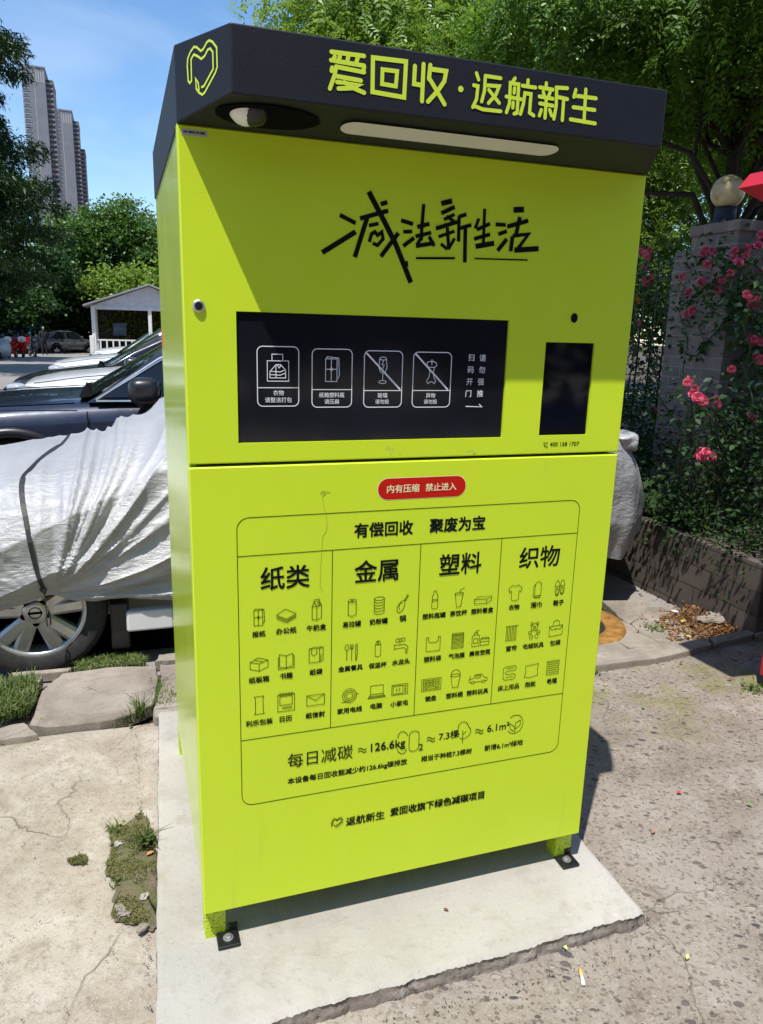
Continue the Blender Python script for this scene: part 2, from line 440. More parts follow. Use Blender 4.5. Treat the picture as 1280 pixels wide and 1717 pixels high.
M = dict(
    lime=lime_paint(), limeside=lime_paint(0.7), leg=dirty_lime(), char=charcoal(),
    black=flat('black_print', (0.006, 0.007, 0.007), 0.8, spec=0.08), line=flat('thin_black_print', (0.030, 0.038, 0.008), 0.8, spec=0.08),
    limeprint=flat('lime_print', (0.56, 0.70, 0.045), 0.4), whiteprint=flat('white_print', (0.72, 0.73, 0.76), 0.5),
    cream=flat('cream_print', (0.85, 0.74, 0.42), 0.5), redlabel=flat('red_vinyl', (0.47, 0.010, 0.004), 0.6, spec=0.15, var=0.1),
    glass=flat('black_hatch_glass', (0.0095, 0.0105, 0.015), 0.09, spec=0.5, var=0.25, vscale=3), screen=flat('dark_screen_glass', (0.003, 0.004, 0.008), 0.05, spec=0.45),
    gap=flat('dark_gap', (0.004, 0.004, 0.004), 0.9, spec=0.05), soffit=flat('frosted_lamp_cover', (0.62, 0.60, 0.55), 0.5, var=0.06),
    white=flat('white_plastic', (0.75, 0.74, 0.70), 0.3), blackp=flat('black_plastic', (0.010, 0.010, 0.011), 0.35, var=0.2), rubber=flat('tyre_rubber', (0.022, 0.021, 0.021), 0.85, var=0.45, vscale=25, bump=0.4),
    steel=flat('zinc_steel', (0.50, 0.50, 0.50), 0.45, 0.9, var=0.15, vscale=60), rim=flat('alloy_rim', (0.50, 0.50, 0.50), 0.34, 0.75, var=0.12, vscale=20), chrome=flat('chrome_trim', (0.78, 0.78, 0.78), 0.15, 1.0),
    sticker=flat('silver_sticker', (0.42, 0.42, 0.40), 0.4), orange=flat('orange_sticker', (0.62, 0.13, 0.02), 0.5),
    scuff=flat('grey_scuff', (0.50, 0.56, 0.20), 0.8, spec=0.1), stain=flat('dried_run', (0.36, 0.43, 0.02), 0.6),
    pave=pavement_mat(), slab=concrete('pale_pad_concrete', (0.415, 0.395, 0.362), (0.31, 0.288, 0.250), (0.255, 0.222, 0.172), 1.0, 0.0, 0.45),
    kerb=concrete('kerb_stone', (0.36, 0.32, 0.275), (0.185, 0.158, 0.130), (0.13, 0.108, 0.085), 2.6, 1.1, 1.0), road=concrete('road_concrete', (0.27, 0.255, 0.235), (0.20, 0.185, 0.17), (0.16, 0.15, 0.135), 0.25, 0.0, 0.2),
    soil=soil_mat(), cover=fabric_cover(), strap=flat('dark_strap', (0.018, 0.018, 0.021), 0.6, var=0.3, vscale=30),
    carglass=flat('tinted_glass', (0.008, 0.010, 0.012), 0.04, spec=0.6), lamp=flat('headlamp_lens', (0.45, 0.47, 0.50), 0.08, 0.3),
    navy=car_paint('navy_car_paint', (0.016, 0.021, 0.040), 0.45, 0.28), wcar=car_paint('white_car_paint', (0.66, 0.67, 0.68)), bcar=car_paint('black_car_paint', (0.012, 0.012, 0.013)),
    grey=car_paint('grey_car_paint', (0.10, 0.105, 0.115), 0.4), blue=car_paint('blue_car_paint', (0.045, 0.085, 0.14), 0.3), brown=car_paint('dark_brown_car_paint', (0.035, 0.028, 0.026), 0.3),
    redp=flat('red_sheet', (0.46, 0.014, 0.030), 0.45, var=0.08), globe=None,
    pillarbrick=brick_mat('grey_clinker_brick', (0.175, 0.134, 0.112), (0.134, 0.102, 0.086), (0.225, 0.19, 0.165), 1.0, 0.22, 0.075, ms=0.0045),
    wallbrick=brick_mat('grey_block', (0.105, 0.084, 0.072), (0.070, 0.056, 0.048), (0.050, 0.041, 0.035), 1.0, 0.30, 0.135, rot=(math.radians(90), 0, math.radians(90)), ms=0.007),
    bark=bark('dark_bark', (0.016, 0.012, 0.009), (0.045, 0.034, 0.026)), vine=flat('green_stem', (0.06, 0.085, 0.03), 0.7),
    leaf_a=leaf_mat('pinnate_leaf', (0.040, 0.092, 0.014), (0.075, 0.155, 0.022), (0.140, 0.245, 0.036), 0.40),
    leaf_b=leaf_mat('bright_leaf', (0.085, 0.150, 0.022), (0.150, 0.240, 0.036), (0.235, 0.340, 0.060), 0.42),
    leaf_c=leaf_mat('cypress_leaf', (0.009, 0.022, 0.007), (0.016, 0.037, 0.010), (0.030, 0.062, 0.016), 0.2),
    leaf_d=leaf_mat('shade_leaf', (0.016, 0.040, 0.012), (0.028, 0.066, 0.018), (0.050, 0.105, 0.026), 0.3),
    leaf_e=leaf_mat('far_leaf', (0.034, 0.078, 0.016), (0.060, 0.128, 0.024), (0.110, 0.200, 0.040), 0.3),
    leaf_h=leaf_mat('hedge_leaf', (0.010, 0.025, 0.009), (0.019, 0.044, 0.013), (0.040, 0.078, 0.022), 0.25),
    leaf_r=leaf_mat('rose_leaf', (0.020, 0.046, 0.018), (0.034, 0.074, 0.024), (0.060, 0.115, 0.034), 0.25),
    grass=leaf_mat('grass_blade', (0.065, 0.105, 0.028), (0.105, 0.150, 0.040), (0.190, 0.220, 0.080), 0.25),
    moss=leaf_mat('moss_blade', (0.075, 0.078, 0.022), (0.115, 0.118, 0.034), (0.175, 0.165, 0.060), 0.15),
    litter=leaf_mat('dry_leaf', (0.080, 0.032, 0.012), (0.180, 0.082, 0.036), (0.330, 0.185, 0.090), 0.2),
    rose=leaf_mat('rose_petal', (0.48, 0.030, 0.105), (0.66, 0.085, 0.190), (0.78, 0.250, 0.340), 0.3), roseo=leaf_mat('orange_petal', (0.62, 0.060, 0.02), (0.72, 0.18, 0.02), (0.80, 0.40, 0.04), 0.3),
)


def globe_mat():
    m, nt, b = nmat('yellowed_globe'); g = N(nt); v = g.coord()
    c = g.mix(g.rng(g.noise(v, 7, 6, 0.65, 0.6), 0.42, 0.62), (0.52, 0.40, 0.20), (0.30, 0.22, 0.09)); g.l(c, b.inputs['Base Color']); b.inputs['Roughness'].default_value = 0.3
    return m


M['globe'] = globe_mat()


# ---------------------------------------------------------------- flat print on a plane (lettering, pictograms)
class Sheet:
    """Collects thin print on one plane: origin o, right u, up w, outward n."""
    def __init__(self, o, u, w):
        self.o = np.asarray(o, float); self.u = np.asarray(u, float); self.w = np.asarray(w, float); self.n = np.cross(self.u, self.w)
        self.mb = MB(); self.k = 0

    def px(self, x, y):
        p = on_plane(x, y, self.o, self.n) - self.o; return np.array([p @ self.u, p @ self.w])

    def off(self):
        self.k += 1; return 0.0006 + (self.k % 24) * 0.00004

    def put(self, P2, F, mat=0, off=None):
        h = self.off() if off is None else off
        self.mb.add([self.o + p[0] * self.u + p[1] * self.w + h * self.n for p in P2], F, mat)

    def poly(self, P2, mat=0, off=None):
        P2 = [np.asarray(p, float) for p in P2]
        a = sum(P2[i][0] * P2[(i + 1) % len(P2)][1] - P2[(i + 1) % len(P2)][0] * P2[i][1] for i in range(len(P2)))
        if a < 0: P2 = P2[::-1]
        self.put(P2, [tuple(range(len(P2)))], mat, off)

    def stroke(self, P2, wd, mat=0, closed=False, round_=False, taper=None):
        P = [np.asarray(p, float) for p in P2]
        Q = [P[0]]
        for p in P[1:]:
            if np.linalg.norm(p - Q[-1]) > 1e-6: Q.append(p)
        P = Q
        if closed and np.linalg.norm(P[0] - P[-1]) < 1e-6: P = P[:-1]
        n = len(P); h = wd / 2; Lf, Rt = [], []
        if n < 2: return
        for i in range(n):
            a = P[i - 1] if (i > 0 or closed) else None; b = P[(i + 1) % n] if (i < n - 1 or closed) else None
            d1 = (P[i] - a) / np.linalg.norm(P[i] - a) if a is not None else None
            d2 = (b - P[i]) / np.linalg.norm(b - P[i]) if b is not None else None
            if d1 is None: d1 = d2
            if d2 is None: d2 = d1
            n1 = np.array([-d1[1], d1[0]]); n2 = np.array([-d2[1], d2[0]]); m = n1 + n2
            m = n1 if np.linalg.norm(m) < 1e-3 else m / np.linalg.norm(m)
            k = min(2.0, 1 / max(0.35, float(m @ n1)))
            hh = h * (taper[0] + (taper[1] - taper[0]) * i / (n - 1) if taper else 1)
            Lf.append(P[i] + m * hh * k); Rt.append(P[i] - m * hh * k)
        F = []
        for i in range(n if closed else n - 1):
            j = (i + 1) % n; F.append((n + i, n + j, j, i))
        V = Lf + Rt
        if round_ and not closed:
            for e, d in ((0, P[0] - P[1]), (n - 1, P[-1] - P[-2])):
                d = d / np.linalg.norm(d); t0 = math.atan2(d[1], d[0]); hh = h * ((taper[0] if e == 0 else taper[1]) if taper else 1)
                arc = [P[e] + hh * np.array([math.cos(t0 + t), math.sin(t0 + t)]) for t in np.linspace(-np.pi / 2, np.pi / 2, 7)]
                b = len(V); V += arc; F.append(tuple(range(b, b + 7)))
        self.put(V, F, mat)

    def spx(self, pts, wpx, mat=0, mppx=None, **kw):
        P = [self.px(*p) for p in pts]
        if mppx is None: mppx = np.linalg.norm(self.px(pts[0][0] + 5, pts[0][1]) - self.px(pts[0][0] - 5, pts[0][1])) / 10
        self.stroke(P, wpx * mppx, mat, **kw)

    def rrect(self, x0, z0, x1, z1, r, n=6):
        P = []
        for cx, cz, a in ((x1 - r, z1 - r, 0), (x0 + r, z1 - r, 90), (x0 + r, z0 + r, 180), (x1 - r, z0 + r, 270)):
            P += [(cx + r * math.cos(math.radians(a + t)), cz + r * math.sin(math.radians(a + t))) for t in np.linspace(0, 90, n)]
        return P

    def text(self, s, x0, x1, zb, h, mat=0, bold=0.0, shift=0):
        """Text s from x0 to x1 with its baseline at zb and glyphs about h tall."""
        V, F, w0 = glyphs(s, 1.0); cjk = ord(s[0]) > 0x2000
        sz = h / (0.86 if cjk else 0.70)
        want = x1 - x0
        if len(s) > 1: sz = min(sz, want / w0 * (1.0 if cjk and min(map(ord, s)) > 0x2000 else 1.0))
        w1 = w0 * sz; nn = max(1, len(s) - 1)
        if len(s) > 1 and abs(want - w1) / want > 0.04:
            k = 1 + (want - w1) / sz / nn / 0.9
            if 1.0 < k < 2.2: V, F, w0 = glyphs(s, round(k, 2))
        sx = want / w0 if len(s) > 1 else sz
        mn = min(p[0] for p in V)
        for dx, dz in ([(0, 0)] if not bold else [(-bold, -bold), (bold, -bold), (-bold, bold), (bold, bold)]):
            self.put([(x0 + (p[0] - mn) * sx + dx, zb + p[1] * sz + 0.06 * sz * (1 if cjk else 0) + dz) for p in V], F, mat)

    def tpx(self, s, a, b, hpx, mat=0, bold=0.0):
        A, B = self.px(*a), self.px(*b); mid = ((a[0] + b[0]) / 2, (a[1] + b[1]) / 2)
        hm = np.linalg.norm(self.px(mid[0], mid[1] + hpx / 2) - self.px(mid[0], mid[1] - hpx / 2))
        self.text(s, A[0], B[0], (A[1] + B[1]) / 2, hm, mat, bold * 0.001)

    def build(self, name, mats, parent): return self.mb.build(name, mats, parent) if self.mb.v else None


_gc = {}


def glyphs(s, space):
    key = (s, space)
    if key in _gc: return _gc[key]
    cu = bpy.data.curves.new('type', 'FONT'); cu.body = s; cu.size = 1.0; cu.resolution_u = 3; cu.space_character = space
    o = bpy.data.objects.new('type', cu); COL.objects.link(o)
    dg = bpy.context.evaluated_depsgraph_get()
    me = bpy.data.meshes.new_from_object(o.evaluated_get(dg))
    V = [(v.co.x, v.co.y) for v in me.vertices]; F = [tuple(p.vertices) for p in me.polygons]
    F2 = []
    for f in F:
        a = sum(V[f[i]][0] * V[f[(i + 1) % len(f)]][1] - V[f[(i + 1) % len(f)]][0] * V[f[i]][1] for i in range(len(f)))
        F2.append(f if a > 0 else f[::-1])
    bpy.data.objects.remove(o); bpy.data.curves.remove(cu); bpy.data.meshes.remove(me)
    xs = [p[0] for p in V]; r = (V, F2, max(xs) - min(xs)); _gc[key] = r
    return r


# pictograms: strokes in a unit box (0..1, y up); C = circle (cx, cy, r)
def circ(cx, cy, r, a0=0, a1=360, n=18, ry=None):
    ry = r if ry is None else ry
    return [(cx + r * math.cos(math.radians(t)), cy + ry * math.sin(math.radians(t))) for t in np.linspace(a0, a1, n)]


def rect(x0, y0, x1, y1): return [(x0, y0), (x1, y0), (x1, y1), (x0, y1), (x0, y0)]


ICON = {
    'paper': [rect(.1, .05, .8, .92), [(.45, .05), (.45, .92)], [(.1, .52), (.8, .52)], [(.15, .92), (.2, 1), (.9, .95), (.95, .3), (.85, .15)], circ(.45, .52, .06)],
    'sheets': [[(0, .62), (.45, .98), (1, .62), (.52, .3), (0, .62)]] + [[(0, .62 - k), (.52, .3 - k), (1, .62 - k)] for k in (.08, .16, .24)],
    'milk': [[(.1, .05), (.1, .68), (.5, .66), (.5, 0), (.1, .05)], [(.5, 0), (.9, .1), (.9, .72), (.5, .66)], [(.1, .68), (.25, .9), (.7, .95), (.9, .72)], [(.25, .9), (.5, .66)], circ(.66, .8, .08), [(.25, .9), (.28, 1), (.7, 1.02), (.7, .95)]],
    'box': [[(.02, .2), (.02, .68), (.5, .52), (.5, 0), (.02, .2)], [(.5, 0), (.98, .25), (.98, .72), (.5, .52)], [(.02, .68), (.45, .95), (.98, .72)], [(.25, .82), (.72, .62)]],
    'book': [[(.08, .12), (.5, .05), (.92, .18), (.92, .95), (.5, .82), (.08, .95), (.08, .12)], [(.5, .05), (.5, .82)], [(.08, .75), (0, .75), (0, 0), (1, .03), (1, .8), (.92, .8)]],
    'bag': [rect(.05, .1, .7, .92), [(.7, .1), (.92, .2), (.92, .98), (.7, .92)], [(.05, .92), (.3, 1), (.92, .98)], [(.2, .85), (.2, .6), (.36, .5), (.52, .6), (.52, .87)], [(.78, .12), (.78, .5), (.85, .55)]],
    'pouch': [[(.12, 0), (.2, .1), (.2, .9), (.1, 1), (.88, 1), (.8, .9), (.82, .1), (.9, 0), (.12, 0)]],
    'calendar': [rect(0, 0, 1, .9), rect(.12, .34, .86, .8), [(.25, .22), (.85, .22)], [(.25, .14), (.85, .14)]] + [circ(x, .92, .06) for x in (.15, .32, .5, .68, .85)],
    'envelope': [rect(0, .15, 1, .9), [(0, .9), (.5, .5), (1, .9)]],
    'can': [circ(.5, .88, .35, ry=.1), [(.15, .88), (.15, .1), (.5, .0), (.85, .1), (.85, .88)], circ(.5, .88, .1, ry=.04)],
    'tin': [circ(.5, .9, .42, ry=.1)] + [[(.08, y), (.3, y - .08), (.7, y - .08), (.92, y)] for y in (.74, .58, .42, .26, .1)] + [[(.08, .9), (.08, .1)], [(.92, .9), (.92, .1)]],
    'pan': [[(.05, .1), (.08, .35), (.35, .62), (.62, .7), (.68, .45), (.5, .12), (.25, .0), (.05, .1)], [(.62, .7), (.9, 1)], [(.68, .62), (.95, .95)], circ(.4, .35, .2, 60, 240)],
    'cutlery': [circ(.15, .82, .14, ry=.18), [(.15, .64), (.15, 0)], [(.42, 1), (.42, .72), (.62, .72), (.62, 1)], [(.52, 1), (.52, 0)], [(.82, 0), (.82, .95), (.92, 1), (.95, .5), (.9, .0), (.82, 0)]],
    'flask': [[(.2, .75), (.2, .08), (.5, 0), (.8, .08), (.8, .75), (.2, .75)], [(.24, .75), (.3, .95), (.5, 1), (.7, .95), (.76, .75)], circ(.5, .86, .07)],
    'tap': [[(0, .3), (0, .62), (.1, .58), (.75, .58), (.95, .4), (.95, .25), (.8, .25), (.7, .38), (.1, .36), (0, .3)], [(.38, .58), (.38, .8)], circ(.2, .88, .12), circ(.4, .9, .1), circ(.6, .9, .12), circ(.85, .08, .06, ry=.09)],
    'coil': [circ(.5, .5, .45), circ(.5, .5, .33), circ(.5, .5, .2), [(.0, .08), (.3, .1), (.6, .06)], [(.9, .5), (1.0, .56), (1.1, .52)]],
    'laptop': [rect(.12, .35, .88, .95), [(.12, .35), (-.02, .08), (1.02, .08), (.88, .35)], [(.08, .22), (.94, .22)], [(.05, .15), (.97, .15)]],
    'oven': [rect(0, .1, 1, .9), rect(.08, .2, .7, .8), circ(.85, .72, .05), circ(.85, .5, .05), circ(.85, .28, .05), [(.3, .35), (.26, .48), (.33, .55), (.3, .66)], [(.48, .35), (.44, .48), (.51, .55), (.48, .66)]],
    'bottle': [[(.35, .95), (.35, .82), (.2, .68), (.25, .5), (.2, .42), (.2, .05), (.35, 0), (.65, 0), (.8, .05), (.8, .42), (.75, .5), (.8, .68), (.65, .82), (.65, .95), (.35, .95)], [(.25, .5), (.75, .5)], [(.2, .42), (.8, .42)]],
    'cup': [[(.15, .72), (.3, 0), (.65, 0), (.82, .72), (.15, .72)], [(.1, .72), (.15, .8), (.82, .8), (.86, .72), (.1, .72)], [(.5, .8), (.6, .98), (.95, 1.05)]],
    'lunchbox': [[(0, .15), (0, .55), (.72, .5), (.72, .1), (0, .15)], [(0, .55), (.2, .78), (1, .78), (.72, .5)], [(.72, .1), (.98, .35), (1, .78)]],
    'carrier': [[(0, .9), (0, .05), (.08, 0), (.92, 0), (1, .05), (1, .9), (.85, .9), (.85, .65), (.7, .55), (.3, .55), (.15, .65), (.15, .9), (0, .9)]],
    'bubble': [rect(.1, 0, .95, .95)] + [[(.1 + (k % 2) * .03, y), (.95, y)] for k, y in enumerate(np.linspace(.08, .88, 11))],
    'cosmetic': [[(0, 0), (0, .65), (.1, .72), (.32, .72), (.42, .65), (.42, 0), (0, 0)], rect(.1, .72, .32, .85), [(.21, .85), (.21, .98), (.4, .98)], rect(.08, .2, .34, .5), [(.5, .02), (.5, .42), (1, .42), (1, .02), (.5, .02)], [(.5, .25), (1, .25)], [(.52, .42), (.55, .5), (.95, .5), (.98, .42)]],
    'keyboard': [rect(0, .05, 1, .9)] + [rect(x, y, x + .12, y + .16) for y in (.63, .4) for x in (.08, .25, .42, .59, .78)] + [rect(.08, .15, .2, .3), rect(.26, .15, .72, .3), rect(.78, .15, .9, .3)],
    'bucket': [[(.08, .68), (.25, 0), (.72, 0), (.9, .68)], circ(.49, .68, .42, ry=.08), circ(.49, .68, .42, 0, 180, 12, .32)],
    'toycar': [[(0, .3), (0, .5), (.25, .58), (.3, .85), (.68, .85), (.82, .58), (1, .5), (1, .28), (.9, .28)], [(.1, .28), (0, .3)], [(.32, .26), (.7, .26)], circ(.21, .24, .1), circ(.8, .24, .1), rect(.36, .58, .62, .76), [(.02, .5), (.06, .8)]],
    'shirt': [[(.3, .95), (.02, .75), (.12, .52), (.25, .6), (.25, .08), (.35, 0), (.68, 0), (.78, .08), (.78, .6), (.9, .52), (1, .75), (.72, .95), (.5, .86), (.3, .95)]],
    'scarf': [[(.25, .15), (.25, .85), (.38, 1), (.7, 1), (.82, .88), (.82, .18), (.25, .15)], [(.25, .85), (.14, .75), (.14, .1), (.25, .1)], rect(.3, .03, .78, .14)],
    'shoes': [circ(.3, .5, .2, ry=.48), circ(.74, .54, .2, ry=.46), circ(.3, .3, .1, ry=.2), circ(.74, .34, .1, ry=.2), [(.14, .62), (.46, .62)], [(.58, .66), (.9, .66)], [(.2, .55), (.4, .45)], [(.64, .6), (.84, .5)]],
    'curtain': [[(0, .95), (1, .95)]] + [[(x, .95), (x - .03, .05), (x + .1, .05), (x + .08, .95)] for x in (.06, .28, .5, .72)],
    'bear': [circ(.5, .72, .27, ry=.24), circ(.27, .93, .09), circ(.73, .93, .09), circ(.5, .66, .1, ry=.07), circ(.42, .76, .02), circ(.58, .76, .02), [(.3, .5), (.05, .45), (.08, .3), (.28, .36)], [(.7, .5), (.95, .45), (.92, .3), (.72, .36)], circ(.28, .12, .13), circ(.72, .12, .13), [(.3, .5), (.26, .25)], [(.7, .5), (.74, .25)]],
    'handbag': [[(.02, 0), (0, .62), (1, .66), (.98, .06), (.02, 0)], [(.25, .64), (.3, .9), (.5, 1), (.7, .92), (.75, .65)], [(0, .62), (.2, .4), (.5, .46), (.8, .42), (1, .66)], [(.5, .46), (.5, .36)]],
    'bedding': [[(.9, .95), (.2, .95), (.05, .85), (.05, .15), (.2, .02), (.8, .02), (.95, .12), (.95, .3), (.85, .4), (.3, .4), (.22, .48), (.22, .56), (.3, .62), (.9, .64), (.98, .75), (.98, .88), (.9, .95)], [(.25, .8), (.8, .82)], [(.25, .2), (.8, .22)]],
    'pillow': [[(.02, .05), (.5, 0), (.98, .1), (.93, .5), (.98, .95), (.5, .9), (.06, .88), (.1, .5), (.02, .05)]],
    'blanket': [rect(0, 0, .96, 1)] + [[(x, y + (.06 if i % 2 else 0)) for i, x in enumerate(np.linspace(.04, .92, 7))] for y in (.12, .27, .42, .57, .72, .86)],
    'clothes': [rect(.0, .0, 1, .74), [(.22, .74), (.22, .98), (.72, .98), (.72, .74)], [(.12, .12), (.12, .35), (.4, .6), (.62, .6), (.85, .42), (.85, .12), (.12, .12)], [(.12, .24), (.6, .22), (.85, .3)], [(.12, .36), (.6, .34), (.85, .42)], [(.4, .6), (.4, .12)], [(.45, .62), (.55, .48), (.66, .6)]],
    'goblet': [[(.2, .98), (.12, .62), (.3, .45), (.5, .4), (.72, .46), (.86, .64), (.78, .98)], circ(.49, .98, .3, ry=.06), [(.5, .4), (.48, .1)], circ(.48, .05, .34, ry=.06), [(.55, .9), (.42, .74), (.6, .72), (.5, .58)]],
    'core': [[(.25, .7), (.1, .78), (.12, .9), (.35, .94), (.62, .94), (.88, .88), (.9, .76), (.72, .7), (.25, .7)], [(.28, .7), (.36, .5), (.3, .3), (.12, .12), (.25, .02), (.42, .1), (.58, .1), (.75, .02), (.88, .12), (.7, .3), (.66, .5), (.72, .7)], [(.5, .8), (.48, 1.02)], [(.5, .9), (.62, .98)]],
    'phone': [[(.1, .95), (.3, .98), (.42, .68), (.28, .58), (.42, .32), (.6, .2), (.74, .32), (.98, .15), (.9, .0), (.6, .02), (.25, .3), (.06, .65), (.1, .95)], circ(.5, .6, .25, 0, 80, 6), circ(.5, .6, .42, 0, 80, 6)],
}


def icon(sh, name, cx, cy, wpx, hpx, mat, wd):
    a = sh.px(cx - wpx / 2, cy); b = sh.px(cx + wpx / 2, cy); t = sh.px(cx, cy - hpx / 2); d = sh.px(cx, cy + hpx / 2); c = sh.px(cx, cy)
    W_, H_ = b[0] - a[0], t[1] - d[1]
    for st in ICON[name]:
        P = [(c[0] + (x - 0.5) * W_, c[1] + (y - 0.5) * H_) for x, y in st]
        cl = math.dist(P[0], P[-1]) < 1e-6
        sh.stroke(P, wd, mat, closed=cl)


# ---------------------------------------------------------------- the recycling kiosk
KW, KH, KD = S, 1.6639 * S, 0.8942 * S
ZS = ZB + 1.0472 * S                # seam between the two door panels
ZT, ZN = ZB + 1.7883 * S, ZB + 1.685 * S
CA, CDp = 0.0777 * S, 0.1405 * S    # chamfer and depth of the canopy
ZTOP = ZB + KH
SLAB_Z = 0.05

kiosk = thing('recycling_kiosk', 'tall lime green clothes and paper recycling machine with charcoal canopy standing on pale concrete pad', 'recycling machine')


def door_panel(x0, x1, z0, z1, holes, depth=0.012, th=0.028, c=0.003):
    """A door leaf with chamfered edges and recessed openings; front at y=0."""
    mb = MB(); xs = sorted({x0 + c, x1 - c, *[h[0] for h in holes], *[h[1] for h in holes]}); zs = sorted({z0 + c, z1 - c, *[h[2] for h in holes], *[h[3] for h in holes]})
    for i in range(len(xs) - 1):
        for j in range(len(zs) - 1):
            cx, cz = (xs[i] + xs[i + 1]) / 2, (zs[j] + zs[j + 1]) / 2
            if any(h[0] < cx < h[1] and h[2] < cz < h[3] for h in holes): continue
            mb.add([(xs[i], 0, zs[j]), (xs[i + 1], 0, zs[j]), (xs[i + 1], 0, zs[j + 1]), (xs[i], 0, zs[j + 1])], [(0, 1, 2, 3)])
    a = [(x0 + c, 0, z0 + c), (x1 - c, 0, z0 + c), (x1 - c, 0, z1 - c), (x0 + c, 0, z1 - c)]; b = [(x0, c, z0), (x1, c, z0), (x1, c, z1), (x0, c, z1)]; d = [(p[0], th, p[2]) for p in b]
    mb.add(a + b, [(4 + i, 4 + (i + 1) % 4, (i + 1) % 4, i) for i in range(4)]); mb.add(b + d, [(4 + i, 4 + (i + 1) % 4, (i + 1) % 4, i) for i in range(4)]); mb.add(d, [(3, 2, 1, 0)])
    for h in holes:
        f = [(h[0], 0, h[2]), (h[1], 0, h[2]), (h[1], 0, h[3]), (h[0], 0, h[3])]; g_ = [(p[0], depth, p[2]) for p in f]
        mb.add(f + g_, [(i, (i + 1) % 4, 4 + (i + 1) % 4, 4 + i) for i in range(4)])
    return mb


